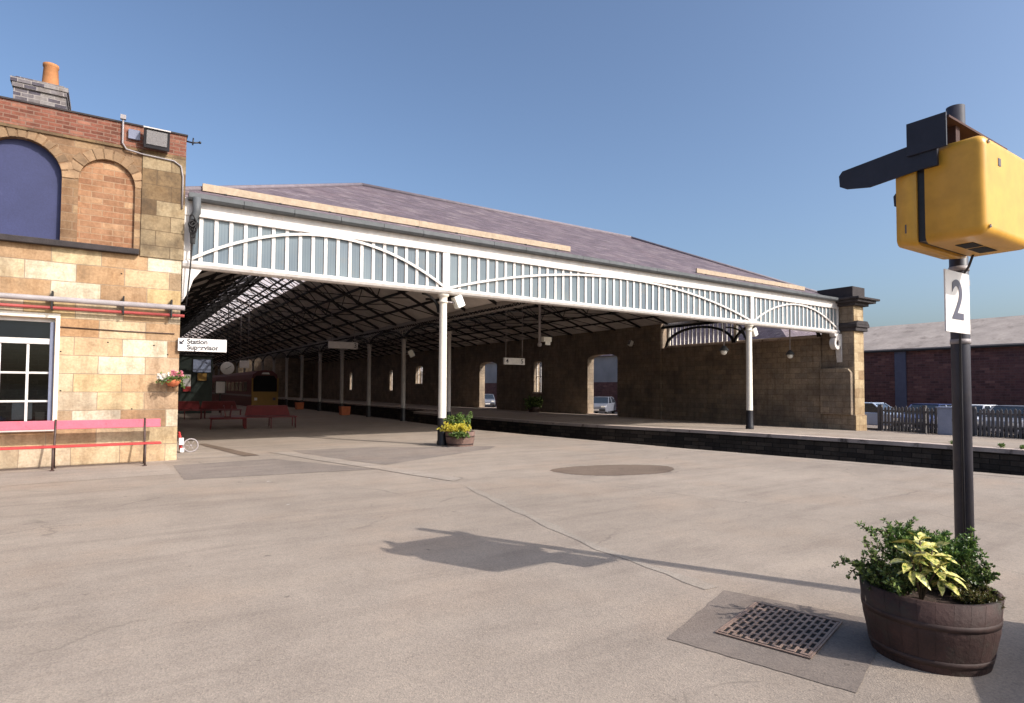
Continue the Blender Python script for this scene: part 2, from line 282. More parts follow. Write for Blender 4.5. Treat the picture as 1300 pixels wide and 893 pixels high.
# ------------------------------------------------------------------ mesh builder
class MB:
    def __init__(s): s.v = []; s.f = []; s.sm = set()
    def face(s, pts, smooth=False):
        b = len(s.v); s.v += [tuple(p) for p in pts]
        if smooth: s.sm.add(len(s.f))
        s.f.append(tuple(range(b, b+len(pts))))
    def box(s, x0, x1, y0, y1, z0, z1, mat=None):
        b = len(s.v)
        p = [(x, y, z) for z in (z0, z1) for y in (y0, y1) for x in (x0, x1)]
        if mat is not None: p = [tuple(mat @ Vector(q)) for q in p]
        s.v += p
        for q in ((0, 2, 3, 1), (4, 5, 7, 6), (0, 1, 5, 4), (2, 6, 7, 3), (0, 4, 6, 2), (1, 3, 7, 5)):
            s.f.append(tuple(b+i for i in q))
        return s
    def beam(s, a, b, w, h, up=(0, 0, 1)):
        a = Vector(a); b = Vector(b); d = (b-a); L = d.length; d.normalize()
        u = Vector(up); x = d.cross(u)
        if x.length < 1e-4: x = d.cross(Vector((1, 0, 0)))
        x.normalize(); z = x.cross(d)
        m = Matrix((x, d, z)).transposed().to_4x4(); m.translation = a
        return s.box(-w/2, w/2, 0, L, -h/2, h/2, m)
    def tube(s, path, r, n=10, cap=True, closed=False):
        path = [Vector(p) for p in path]; rs = r if isinstance(r, (list, tuple)) else [r]*len(path)
        rings = []; N = len(path); prev = None
        for i, p in enumerate(path):
            if closed: d = path[(i+1) % N]-path[i-1]
            else: d = path[min(i+1, N-1)]-path[max(i-1, 0)]
            d.normalize()
            if prev is None:
                x = d.cross(Vector((0, 0, 1)))
                if x.length < 1e-3: x = d.cross(Vector((0, 1, 0)))
            else: x = prev-d*prev.dot(d)
            x.normalize(); prev = x; y = d.cross(x)
            b = len(s.v)
            for k in range(n):
                a = 2*math.pi*k/n; s.v.append(tuple(p+(x*math.cos(a)+y*math.sin(a))*rs[i]))
            rings.append(b)
        for i in range(N if closed else N-1):
            b, c = rings[i], rings[(i+1) % N]
            for k in range(n):
                k2 = (k+1) % n; s.sm.add(len(s.f)); s.f.append((b+k, b+k2, c+k2, c+k))
        if cap and not closed:
            s.f.append(tuple(rings[0]+k for k in reversed(range(n)))); s.f.append(tuple(rings[-1]+k for k in range(n)))
        return s
    def lathe(s, prof, n=24, c=(0, 0, 0), a0=0, a1=2*math.pi, smooth=True, axis=None):
        full = abs(a1-a0-2*math.pi) < 1e-6; m = n if full else n+1; rings = []
        for (r, z) in prof:
            rings.append(len(s.v))
            for k in range(m):
                a = a0+(a1-a0)*k/n
                p = Vector((r*math.cos(a), r*math.sin(a), z))
                if axis is not None: p = axis @ p
                s.v.append((c[0]+p.x, c[1]+p.y, c[2]+p.z))
        for i in range(len(prof)-1):
            for k in range(n):
                k2 = (k+1) % m
                if smooth: s.sm.add(len(s.f))
                s.f.append((rings[i]+k, rings[i]+k2, rings[i+1]+k2, rings[i+1]+k))
        return s
    def sphere(s, c, r, n=14, sq=(1, 1, 1)):
        prof = [(r*math.sin(math.pi*i/n) + (1e-4 if i in (0, n) else 0), -r*math.cos(math.pi*i/n)) for i in range(n+1)]
        b = len(s.v); s.lathe(prof, n*2)
        for i in range(b, len(s.v)):
            v = s.v[i]; s.v[i] = (c[0]+v[0]*sq[0], c[1]+v[1]*sq[1], c[2]+v[2]*sq[2])
        return s
    def plate(s, outline, holes, f, t0, t1):
        """polygon with holes given in 2-D, f(u, v, t) -> 3-D, between t0 and t1"""
        loops = [outline]+list(holes)
        flat = [p for l in loops for p in l]
        tris = tessellate_polygon([[Vector((p[0], p[1], 0)) for p in l] for l in loops])
        b = len(s.v); n = len(flat)
        s.v += [tuple(f(p[0], p[1], t0)) for p in flat]+[tuple(f(p[0], p[1], t1)) for p in flat]
        for t in tris:
            s.f.append((b+t[0], b+t[1], b+t[2])); s.f.append((b+n+t[2], b+n+t[1], b+n+t[0]))
        o = 0
        for l in loops:
            k = len(l)
            for i in range(k):
                j = (i+1) % k; s.f.append((b+o+i, b+o+j, b+n+o+j, b+n+o+i))
            o += k
        return s
    def build(s, name, mat, parent=None, bevel=0, seg=2, fix=True, loc=None):
        me = bpy.data.meshes.new(name)
        off = Vector((0, 0, 0))
        if parent is not None: off = Vector(parent.get('_o', (0, 0, 0)))
        if loc is not None: off = Vector(loc)
        me.from_pydata([tuple(Vector(v)-off) for v in s.v], [], s.f)
        sm = s.sm
        me.polygons.foreach_set('use_smooth', [i in sm for i in range(len(s.f))])
        if fix:
            bm = bmesh.new(); bm.from_mesh(me); bmesh.ops.recalc_face_normals(bm, faces=bm.faces); bm.to_mesh(me); bm.free()
        me.update()
        o = bpy.data.objects.new(name, me); C.objects.link(o)
        if mat is not None: me.materials.append(M[mat] if isinstance(mat, str) else mat)
        if parent is not None:
            o.parent = parent; o['_o'] = tuple(off)
        elif loc is not None: o.location = loc; o['_o'] = tuple(loc)
        if bevel:
            b = o.modifiers.new('Bevel', 'BEVEL'); b.width = bevel; b.segments = seg; b.limit_method = 'ANGLE'; b.angle_limit = R(40)
        return o

def tag(o, label=None, cat=None, group=None, kind=None):
    if label: o['label'] = label
    if cat: o['category'] = cat
    if group: o['group'] = group
    if kind: o['kind'] = kind
    return o
def thing(name, loc, label, cat, group=None):
    o = bpy.data.objects.new(name, None); C.objects.link(o); o.location = loc; o['_o'] = tuple(loc)
    o.empty_display_size = .2
    return tag(o, label, cat, group)
def dup(root, loc, rz=0, label=None):
    r = root.copy(); C.objects.link(r); r.location = loc; r.rotation_euler = (0, 0, rz); r['_o'] = tuple(loc)
    if label: r['label'] = label
    for ch in list(root.children):
        c = ch.copy(); C.objects.link(c); c.parent = r
        for g in list(ch.children):
            d = g.copy(); C.objects.link(d); d.parent = c
    return r
def text(body, size, mat, parent, m, name='lettering', ext=.002, align='CENTER', bold=.012):
    cu = bpy.data.curves.new('t', 'FONT'); cu.body = body; cu.size = size; cu.extrude = ext
    cu.align_x = align; cu.align_y = 'CENTER'; cu.offset = size*bold
    to = bpy.data.objects.new('t', cu); C.objects.link(to)
    dg = bpy.context.evaluated_depsgraph_get()
    me = bpy.data.meshes.new_from_object(to.evaluated_get(dg))
    bpy.data.objects.remove(to); bpy.data.curves.remove(cu)
    me.transform(m)
    off = Vector(parent.get('_o', (0, 0, 0))); me.transform(Matrix.Translation(-off))
    me.materials.clear(); me.materials.append(M[mat])
    o = bpy.data.objects.new(name, me); C.objects.link(o); o.parent = parent; return o
FACE_Y = Matrix.Rotation(R(90), 4, 'X')     # text upright, read from -Y

def arch(x0, x1, zb, zs, zc, n=16):
    """outline: rectangle x0..x1 from zb to spring zs with arch to crown zc"""
    pts = [(x0, zb), (x1, zb)]
    cx = (x0+x1)/2; w = (x1-x0)/2
    for i in range(n+1):
        a = math.pi*i/n; pts.append((cx+w*math.cos(a), zs+(zc-zs)*math.sin(a)))
    return pts
def interp(tab, y):
    if y <= tab[0][0]: return tab[0][1]
    for (a, b), (c, d) in zip(tab, tab[1:]):
        if y <= c: return b+(d-b)*(y-a)/(c-a)
    return tab[-1][1]

# ------------------------------------------------------------------ ground, platforms, tracks
NEAR = [(-40, 16.6), (-5, 15.3), (0, 14.75), (4.2, 14.38), (7.6, 13.72), (10.8, 12.98), (16.0, 12.15), (20.2, 11.6), (24, 11.62), (30, 11.66), (110, 11.66)]
FAR = [(-40, 20.9), (0, 20.8), (6, 20.6), (8, 20.55), (11.4, 20.1), (16, 19.2), (20, 17.95), (23, 17.3), (29.5, 16.85), (38, 16.6), (38.05, 19.45), (110, 19.5)]
def ys(tab):
    s = set(t[0] for t in tab)
    for i in range(-12, 36): s.add(float(i))
    s.add(51.0)
    for i in range(-40, 111, 5): s.add(float(i))
    return sorted(s)
g = MB(); g.face([(-1500, -1500, -1.08), (1500, -1500, -1.08), (1500, 1500, -1.08), (-1500, 1500, -1.08)])
tag(g.build('ground', 'field'), kind='structure')
b = MB()
Y = ys(NEAR)
for y0, y1 in zip(Y, Y[1:]):
    a, c = interp(NEAR, y0), interp(NEAR, y1)
    if y0 >= 51:
        b.face([(-60, y0, 0), (9.15, y0, 0), (9.15, y1, 0), (-60, y1, 0)]); b.face([(11.44, y0, 0), (a-.05, y0, 0), (c-.05, y1, 0), (11.44, y1, 0)])
        b.face([(9.15, y0, 0), (9.15, y0, -1.08), (9.15, y1, -1.08), (9.15, y1, 0)]); b.face([(11.44, y0, 0), (11.44, y0, -1.08), (11.44, y1, -1.08), (11.44, y1, 0)])
        continue
    b.face([(-60, y0, 0), (a-.3, y0, 0), (c-.3, y1, 0), (-60, y1, 0)])
b.face([(9.15, 51, 0), (11.44, 51, 0), (11.44, 51, -1.08), (9.15, 51, -1.08)])
tag(b.build('concourse', 'ground', fix=False), kind='structure')
b = MB()
for y0, y1 in zip(Y, Y[1:]):
    a, c = interp(NEAR, y0), interp(NEAR, y1)
    b.face([(a-.04, y0, -1.08), (c-.04, y1, -1.08), (c-.04, y1, -.11), (a-.04, y0, -.11)])
tag(b.build('platform_face', 'pitwall'), kind='structure')
def coping(tab, sgn, name, Y):
    b = MB(); yy = Y[0]
    while yy < 108:
        y1 = yy+1.18
        if sgn > 0 and yy > 49: break
        if abs(interp(tab, yy)-interp(tab, y1)) < 1.0:
            a, c = interp(tab, yy), interp(tab, y1); j = random.uniform(-.008, .008)
            top = random.uniform(0, .004)
            p = [(a+j, yy), (c+j, y1), (c-sgn*.42+j, y1), (a-sgn*.42+j, yy)]
            b.face([(x, y, top) for x, y in p]); b.face([(x, y, -.12) for x, y in reversed(p)])
            for i in range(4):
                q, r = p[i], p[(i+1) % 4]; b.face([(q[0], q[1], -.12), (r[0], r[1], -.12), (r[0], r[1], top), (q[0], q[1], top)])
        yy = y1+.006
    o = b.build(name, 'ground' if sgn > 0 else 'coping'); tag(o, kind='structure'); return o
coping(NEAR, 1, 'platform_edge', [-39])
coping(FAR, -1, 'far_platform_edge', [-39])
def farz(x): return interp([(21.6, 0), (28.3, -.25), (30.3, -.3)], x)
b = MB(); f = MB(); Y = ys(FAR)
for y0, y1 in zip(Y, Y[1:]):
    a, c = interp(FAR, y0), interp(FAR, y1)
    A = [a+.3, max(21.6, a+.5), 28.3, 30.3]; D = [c+.3, max(21.6, c+.5), 28.3, 30.3]
    for i in range(3):
        b.face([(A[i], y0, farz(A[i])), (A[i+1], y0, farz(A[i+1])), (D[i+1], y1, farz(D[i+1])), (D[i], y1, farz(D[i]))])
    f.face([(a+.05, y0, -1.08), (c+.05, y1, -1.08), (c+.05, y1, -.11), (a+.05, y0, -.11)])
    b.face([(30.3, y0, -1.08), (30.3, y1, -1.08), (30.3, y1, -.3), (30.3, y0, -.3)])
tag(b.build('far_platform', 'ground', fix=False), kind='structure')
tag(f.build('far_platform_face', 'pitwall'), kind='structure')
b = MB(); b.box(30.31, 90, -40, 130, -1.075, -.48)
tag(b.build('car_park', 'patch'), kind='structure')
b = MB()
Y = [y for y in ys(NEAR)]
for y0, y1 in zip(Y, Y[1:]):
    b.face([(interp(NEAR, y0)-.1, y0, -1.0), (interp(FAR, y0)+.1, y0, -1.0), (interp(FAR, y1)+.1, y1, -1.0), (interp(NEAR, y1)-.1, y1, -1.0)])
tag(b.build('track_bed', 'ballast', fix=False), kind='structure')
def track(fx, label, y0, y1):
    t = thing('railway_track', (fx(y0), y0, -1.0), label, 'track', 'tracks between the platforms')
    for s in (-.72, .72):
        r = MB(); yy = y0
        while yy < y1:
            r.beam((fx(yy)+s, yy, -.86), (fx(min(yy+2, y1))+s, min(yy+2, y1), -.86), .07, .14); yy += 2
        r.build('rail', 'rail', t)
    sl = MB(); yy = y0
    while yy < y1: sl.box(fx(yy)-1.25, fx(yy)+1.25, yy, yy+.24, -1.0, -.935); yy += .7
    o = sl.build('sleepers', 'sleeper', t); o['kind'] = 'stuff'
track(lambda y: interp(NEAR, y)+1.5, 'railway track running beside the paved concourse edge', -12, 104)
track(lambda y: interp([(p, q) for p, q in FAR if p < 38.04]+[(39, 16.6)], y)-1.5, 'railway track running along the far platform edge', -12, 37)

# patches and seams in the paving
def sheet(name, pts, mat, z=.004, jit=0.0, sub=1):
    P = []
    for i, p in enumerate(pts):
        q = pts[(i+1) % len(pts)]
        for k in range(sub):
            t = k/sub; P.append((p[0]+(q[0]-p[0])*t+random.uniform(-jit, jit), p[1]+(q[1]-p[1])*t+random.uniform(-jit, jit)))
    b = MB(); tris = tessellate_polygon([[Vector((x, y, 0)) for x, y in P]])
    b.v = [(x, y, z) for x, y in P]; b.f = [tuple(t) for t in tris]
    o = b.build(name, mat)
    for p in o.data.polygons:
        if p.normal.z < 0: p.flip()
    tag(o, kind='structure'); return o
sheet('paving_patch', [(1.06, 11.75), (4.35, 11.35), (3.0, 14.15), (1.06, 14.0)], 'patch', .004, .018, 16)
sheet('paving_patch', [(3.95, 14.3), (4.75, 11.9), (8.3, 13.6), (8.9, 14.2), (5.5, 15.6), (3.8, 15.7)], 'patch', .004, .02, 14)
sheet('paving_slab', [(1.25, 15.0), (2.5, 14.97), (1.9, 18.9), (1.3, 18.9)], 'paleline', .004, .01, 6)
sheet('pavement', [(-14, 14.95), (.92, 14.95), (1.0, 12.6), (-14, 11.9)], 'paleline', .004, .015, 12)
sheet('pavement_seam', [(2.55, 15.0), (2.9, 15.0), (2.2, 18.8), (2.0, 18.8)], 'patch2', .008, .01, 8)
sheet('paving_strip', [(3.2, 15.6), (3.75, 15.3), (5.2, 9.4), (4.9, 9.2)], 'paleline', .008, .03, 12)
def ribbon(name, path, w, mat, z=.004, n=14):
    P = []
    for (x0, y0), (x1, y1) in zip(path, path[1:]):
        for k in range(n): P.append(Vector((x0+(x1-x0)*k/n+random.uniform(-.012, .012), y0+(y1-y0)*k/n, z)))
    P.append(Vector((path[-1][0], path[-1][1], z))); b = MB(); L_ = []
    for k, p in enumerate(P):
        d = (P[min(k+1, len(P)-1)]-P[max(k-1, 0)]).normalized(); q = Vector((-d.y, d.x, 0))*w*random.uniform(.25, .7); L_.append((p+q, p-q))
    for (a, b_), (c_, d_) in zip(L_, L_[1:]): b.face([a, b_, d_, c_])
    o = b.build(name, mat)
    for p in o.data.polygons:
        if p.normal.z < 0: p.flip()
    tag(o, kind='structure')
ribbon('paving_strip', [(4.85, 8.6), (4.45, 6.6), (4.1, 4.6), (4.05, 3.2)], .13, 'seam', .004, 6)
c = []
for i in range(26):
    a = 2*math.pi*i/26; c.append((8.32+1.28*math.cos(a)*(1+.06*math.sin(3*a)), 8.85+.78*math.sin(a)*(1+.05*math.cos(2*a))))
ang = R(-16)
c = [(8.32+(x-8.32)*math.cos(ang)-(y-8.85)*math.sin(ang), 8.85+(x-8.32)*math.sin(ang)+(y-8.85)*math.cos(ang)) for x, y in c]
sheet('tar_patch', c, 'patch2', .004, .022, 5)
sheet('drain_surround', [(3.0, 2.72), (4.1, 3.12), (4.5, 2.06), (3.31, 1.7)], 'concrete', .004, .005, 16)

# ------------------------------------------------------------------ drain cover
dc = thing('drain_cover', (3.75, 2.45, .004), 'cast iron drain cover with rows of slots beside the barrel tub', 'drain cover')
ux = Vector((.70, .19, 0)); uy = Vector((.15, -.54, 0)); o0 = Vector((3.345, 2.6, 0))
def gp(u, v, z): p = o0+ux*u+uy*v; return (p.x, p.y, z)
b = MB(); b.face([gp(0, 0, .0085), gp(0, 1, .0085), gp(1, 1, .0085), gp(1, 0, .0085)]); b.build('slot_bed', 'dark', dc)
b = MB()
def gbar(u0, u1, v0, v1, z0=.0088, z1=.015):
    p = [(u0, v0), (u1, v0), (u1, v1), (u0, v1)]
    b.face([gp(u, v, z1) for u, v in p])
    for i in range(4):
        q, r = p[i], p[(i+1) % 4]; b.face([gp(q[0], q[1], z0), gp(r[0], r[1], z0), gp(r[0], r[1], z1), gp(q[0], q[1], z1)])
NR = 13
for i in range(NR+1): v = i/NR*.96+.02; gbar(.02, .98, v-.013, v+.013)
for i in range(NR):
    v0, v1 = i/NR*.96+.033, (i+1)/NR*.96+.007
    for j in range(7):
        u = .02+(j+(.5 if i % 2 else 0))/6.5*.96
        if u < .97: gbar(u, min(u+.034, .98), v0, v1, .0088, .0148)
b.build('grating', 'castgrate', dc)
b = MB(); gbar(-.02, 1.02, -.02, .0); gbar(-.02, 1.02, 1.0, 1.02); gbar(-.02, 0, 0, 1.0); gbar(1.0, 1.02, 0, 1.0)
b.build('frame', 'castgrate', dc)

# ------------------------------------------------------------------ half barrel with shrubs
def barrel(name, c, r, h, rb, label, mat, nst=26, group=None):
    t = thing(name, c, label, 'planter', group)
    s = MB()
    for k in range(nst):
        a0 = 2*math.pi*k/nst+.0015; a1 = 2*math.pi*(k+1)/nst-.0015
        prof = [(rb, .0), (rb+(r-rb)*.5+.012, h*.5), (r, h), (r-.03, h), (rb+(r-rb)*.5-.02, h*.5), (rb-.03, .0)]
        j = random.uniform(-.0012, .0012)
        s.lathe([(q+j, z) for q, z in prof], 3, c, a0, a1)
    s.build('staves', mat, t)
    for z0, z1 in ((.10, .19), (.62, .71)) if r > .3 else ((.2, .3), (.7, .8)):
        hp = MB()
        def rr(z): return (rb+(r-rb)*z+.012*(1-abs(2*z-1)))+.0015
        hp.lathe([(rr(z0), z0*h), (rr(z0)+.002, z0*h), (rr(z1)+.002, z1*h), (rr(z1), z1*h)], 40, c)
        hp.build('hoop', 'hoop', t)
    so = MB(); so.lathe([(.0001, h*.86), (r*.6, h*.87), (r*.96, h*.83)], 30, c); so.build('soil', 'soil', t)
    return t
TB = (4.19, 1.71, 0)
barrel('barrel_planter', TB, .365, .41, .305, 'large dark oak half barrel planter in the foreground at the pole foot', 'barrel')
def leaf(b, p, d, n, L, W, bend=.25):
    d = d.normalized(); s = d.cross(n)
    if s.length < 1e-3: s = d.cross(Vector((1, 0, .3)))
    s.normalize(); n = s.cross(d)
    m = p+d*L*.5+n*L*bend*.3; e = p+d*L-n*L*bend*.15
    i = len(b.v); b.v += [tuple(p), tuple(m+s*W*.5), tuple(e), tuple(m-s*W*.5)]
    b.f.append((i, i+1, i+2)); b.f.append((i, i+2, i+3))
def rv():
    while True:
        v = Vector((random.uniform(-1, 1), random.uniform(-1, 1), random.uniform(-1, 1)))
        if .1 < v.length < 1: return v.normalized()
def sprig(lb, sb, p0, d, L, dens, ll, lw, droop=0):
    n = max(3, int(L/.03)); p = Vector(p0); d = Vector(d).normalized(); pts = [p.copy()]
    for i in range(n):
        d = (d+rv()*.16+Vector((0, 0, -droop))).normalized(); p = p+d*L/n; pts.append(p.copy())
        for k in range(dens):
            dd = (d*.7+rv()).normalized(); leaf(lb, p+rv()*.006, dd, rv(), ll*random.uniform(.6, 1.2), lw*random.uniform(.7, 1.2))
    sb.tube(pts, [.004*(1-.7*i/len(pts)) for i in range(len(pts))], 4)
    return p, d
def shrub(name, c, mat, label, nbr, spread, hgt, dens, ll, lw, cat='shrub', side=.35, group=None, up=(0, 0, 1)):
    t = thing(name, c, label, cat, group); lb, sb = MB(), MB()
    for i in range(nbr):
        a = random.uniform(0, 2*math.pi); rad = math.sqrt(random.random())*spread
        p = Vector(c)+Vector((math.cos(a), math.sin(a), 0))*rad*.35
        d = Vector(up)+Vector((math.cos(a), math.sin(a), 0))*rad/max(spread, .01)*(spread/hgt)*1.1
        q = p; L = hgt*random.uniform(.55, 1.08)
        e, ed = sprig(lb, sb, p, d, L, dens, ll, lw)
        for k in range(3):
            f = random.uniform(.35, .95); st = Vector(p)+(e-Vector(p))*f
            sprig(lb, sb, st, ed+rv()*.9, L*random.uniform(.15, .4), dens, ll, lw)
    lb.build('leaves', mat, t, fix=False); sb.build('stems', 'stem', t, fix=False); return t
random.seed(3)
shrub('box_shrub', (4.06, 1.83, .35), 'boxleaf', 'loose dark box shrub at the left of the big barrel', 34, .19, .29, 6, .026, .016, up=(-.5, .35, 1))
shrub('conifer_shrub', (4.36, 1.80, .35), 'conifer', 'tall feathery green conifer shrub at the back of the big barrel', 76, .17, .38, 15, .03, .011)
shrub('box_shrub', (4.39, 1.61, .35), 'boxleaf', 'dense dark box shrub at the right rim of the big barrel', 34, .14, .24, 7, .024, .017, up=(.3, -.1, 1))
shrub('heather_plant', (4.25, 1.48, .34), 'moss', 'low brown green heather by the front rim of the big barrel', 60, .15, .11, 10, .016, .008, cat='plant')
au = thing('laurel_plant', (4.10, 1.60, .31), 'yellow variegated laurel in the middle of the big barrel', 'plant')
lb, sb = MB(), MB(); AP = Vector((3.98, 1.66, .36))
stems = [(Vector((0, 0, .36)), 0), (Vector((.09, -.03, .30)), 1), (Vector((-.07, .02, .27)), 2), (Vector((.04, -.08, .22)), 3)]
for tip, q in stems:
    tp = AP+tip; sb.tube([AP+tip*.02, AP+tip*.5+Vector((0, 0, .02)), tp], [.006, .005, .004], 6)
    for zz, k, Lf, up in ((.0, 5, .10, .7), (-.035, 6, .135, .15), (-.08, 5, .12, -.25)):
        for i in range(k):
            a = 2*math.pi*(i+random.random()*.7)/k+q; d = Vector((math.cos(a), math.sin(a), up+random.uniform(-.3, .3))).normalized()
            p = tp+Vector((0, 0, zz)); sd_ = d.cross(Vector((random.uniform(-.4, .4), random.uniform(-.4, .4), 1))).normalized(); n = sd_.cross(d)
            l = Lf*random.uniform(.7, 1.2); prof = [(0, .003), (.12, .008), (.3, .019), (.5, .024), (.7, .02), (.88, .009), (1, .001)]
            i0 = len(lb.v)
            for qq, w in prof:
                c = p+d*l*qq+Vector((0, 0, -1))*l*random.uniform(.2, .3)*qq*qq; w *= l/.115
                lb.v += [tuple(c-sd_*w+n*w*.4), tuple(c), tuple(c+sd_*w+n*w*.4)]
            for qq in range(len(prof)-1):
                for e in (0, 1):
                    lb.sm.add(len(lb.f)); jj = i0+qq*3+e; lb.f.append((jj, jj+1, jj+4, jj+3))
tL = NT('variegated_leaf')
col = tL.ramp(tL.noise(42, 3, .6), [(.34, rgb(66, 88, 40)), (.44, rgb(140, 146, 66)), (.53, rgb(204, 192, 108)), (.68, rgb(226, 214, 146))])
tL.col(col); tL.rough(.3); M['variegated'] = tL.m
lb.build('leaves', 'variegated', au, fix=False); sb.build('stem', 'stem', au)

# ------------------------------------------------------------------ pole with monitor housing and the number board
PX, PY = 5.335, 1.925
mp = thing('monitor_pole', (PX, PY, 0), 'dark round steel pole carrying a yellow monitor housing beside the barrel', 'pole')
b = MB(); b.tube([(PX, PY, 0), (PX, PY, 3.77)], .0605, 24); b.build('post', 'polepaint', mp)
b = MB(); b.lathe([(.064, 0), (.066, .004), (.12, .005), (.12, .02), (.07, .03), (.065, .06)], 24, (PX, PY, 0)); b.build('base_flange', 'polepaint', mp)
for z in (1.97, 2.52):
    b = MB(); b.lathe([(.061, -.018), (.0655, -.018), (.0655, .018), (.061, .018)], 24, (PX, PY, z)); b.build('clamp_band', 'greypipe', mp)
X0, X1, Y0, Y1, Z0, Z1 = 4.44, 5.235, 1.455, 1.96, 2.57, 3.20
def rshell(y0, y1, rc, name, cap_front, taper=0.0):
    def ring(inset, r, n=6):
        x0, x1, z0, z1 = X0+inset, X1-inset, Z0+inset, Z1-inset; pts = []
        for cx, cz, a in ((x1-r, z1-r, 0), (x0+r, z1-r, 90), (x0+r, z0+r, 180), (x1-r, z0+r, 270)):
            for k in range(n+1):
                t = R(a+90*k/n); pts.append((cx+r*math.cos(t), cz+r*math.sin(t)))
        return pts
    b = MB(); rings = []
    st = []
    if cap_front:
        for k in range(7):
            t = R(90*k/6); st.append((y0+rc*(1-math.sin(t)), rc*(1-math.cos(t)), max(.012, rc-rc*(1-math.cos(t)))))
        st = list(reversed(st)); st = [(y0+rc*(1-math.cos(R(90*k/6))), rc*(1-math.sin(R(90*k/6)))) for k in range(7)]
    else: st = [(y0, 0)]
    st.append((y1, taper))
    for y, ins in st:
        rings.append([(x, y, z) for x, z in ring(ins, .055-min(ins, .04)*.5)])
    for p, q in zip(rings, rings[1:]):
        for k in range(len(p)):
            k2 = (k+1) % len(p); b.face([p[k], p[k2], q[k2], q[k]], True)
    b.face(list(reversed(rings[0]))); b.face(rings[-1])
    o = b.build(name, 'yellow', mp)
    bm = bmesh.new(); bm.from_mesh(o.data); bmesh.ops.remove_doubles(bm, verts=bm.verts, dist=.0005); bmesh.ops.recalc_face_normals(bm, faces=bm.faces); bm.to_mesh(o.data); bm.free()
    return o
fs = rshell(1.455, 1.785, .055, 'front_shell', True)
rshell(1.835, 1.965, .03, 'rear_shell', False, .012)
b = MB(); b.box(X0+.02, X1-.02, 1.783, 1.837, Z0+.02, Z1-.02); b.build('joint_band', 'black', mp)
for x0, x1, y0, y1 in ((4.66, 4.83, 1.60, 1.70), (4.86, 5.07, 1.60, 1.70)):
    v = MB(); v.box(x0, x1, y0, y1, Z0-.003, Z0+.004); v.build('vent_slot', 'dark', fs)
b = MB(); b.box(4.655, 4.695, 1.452, 1.456, 3.03, 3.08); b.build('badge', 'inkgrey', fs)
b = MB(); b.box(4.50, 5.18, 1.966, 1.974, 2.63, 3.14); b.build('display_screen', 'dark', mp)
# hood: two cheeks, a top and a square side plate
vis = MB()
pl = [(1.80, 3.06), (2.12, 3.03), (2.28, 3.06), (2.33, 3.09), (2.335, 3.17), (2.31, 3.20), (1.80, 3.245)]
vis.plate(pl, [], lambda u, v, t: (t, u, v), 4.418, 4.430)
vis.build('hood_cheek', 'navyblack', mp, .002)
vis = MB(); vis.plate(pl, [], lambda u, v, t: (t, u, v), 5.245, 5.257); vis.build('hood_cheek', 'navyblack', mp)
vis = MB(); vis.box(4.43, 5.245, 1.83, 2.12, 3.205, 3.217); vis.build('hood_top', 'navyblack', mp)
b = MB(); b.box(4.400, 4.414, 1.640, 1.872, 3.165, 3.385); b.build('side_plate', 'navyblack', mp, .002)
b = MB(); b.box(4.414, 4.440, 1.70, 1.80, 3.06, 3.2); b.build('bracket', 'navyblack', mp)
b = MB(); b.box(4.42, 5.40, 1.63, 1.80, 3.352, 3.366); b.box(5.30, 5.40, 1.76, 1.93, 3.30, 3.366); b.build('mounting_plate', 'rust', mp)
for x in (4.6, 5.05):
    b = MB(); b.box(x, x+.06, 1.66, 1.78, 3.19, 3.352); b.build('hanger', 'rust', mp)
b = MB(); b.box(5.235, 5.275, 1.80, 1.93, 2.62, 2.70); b.build('bracket', 'navyblack', mp)
ns = thing('number_sign', (5.02, 1.84, 2.02), 'white board with a grey figure 2 on the dark pole', 'sign')
b = MB(); b.box(4.85, 5.255, 1.832, 1.842, 2.015, 2.455); b.build('board', 'sign', ns, .001)
text('2', .40, 'digit', ns, Matrix.Translation((5.045, 1.830, 2.235)) @ FACE_Y @ Matrix.Diagonal((1.05, 1, 1, 1)), 'digit', .001)
for z in (2.05, 2.38):
    b = MB(); b.box(5.2, 5.30, 1.843, 1.865, z, z+.04); b.build('clip', 'greypipe', ns)

for x, z in ((4.50, 2.62), (4.50, 3.15), (5.18, 2.62), (5.18, 3.15)):
    b = MB(); b.lathe([(.0001, -.004), (.012, -.004), (.012, .003)], 10, (x, 1.452, z), axis=Matrix.Rotation(R(90), 3, 'X')); b.build('screw', 'chrome', mp)
for z in (2.66, 3.08):
    b = MB(); b.box(4.446, 4.455, 1.86, 1.91, z, z+.06); b.build('catch', 'inkgrey', mp)
b = MB(); b.tube([(5.10, 1.75, 2.575), (5.16, 1.80, 2.50), (5.262, 1.90, 2.42), (5.266, 1.90, 1.5), (5.266, 1.90, .1)], .009, 6); b.build('cable', 'black', mp)
# made-up crate outside the frame, added to cast the bottom right corner shadow
cr = thing('shadow_crate', (5.0, .1, 0), 'unseen wooden crate added right of the barrel to cast a shadow', 'crate')
m = Matrix.Translation((4.95, .02, 0)) @ Matrix.Rotation(R(26.5), 4, 'Z')
b = MB()
for k in range(7): b.box(-1.0, 1.0, -.35, .35, .05+k*.137, .05+k*.137+.132, m)
b.build('boarding', 'plank', cr)
for sx in (-1, 1):
    for sy in (-1, 1):
        b = MB(); b.box(sx*.96-.05, sx*.96+.05, sy*.36-.03, sy*.36+.03, 0, 1.02, m); b.build('batten', 'plank', cr)

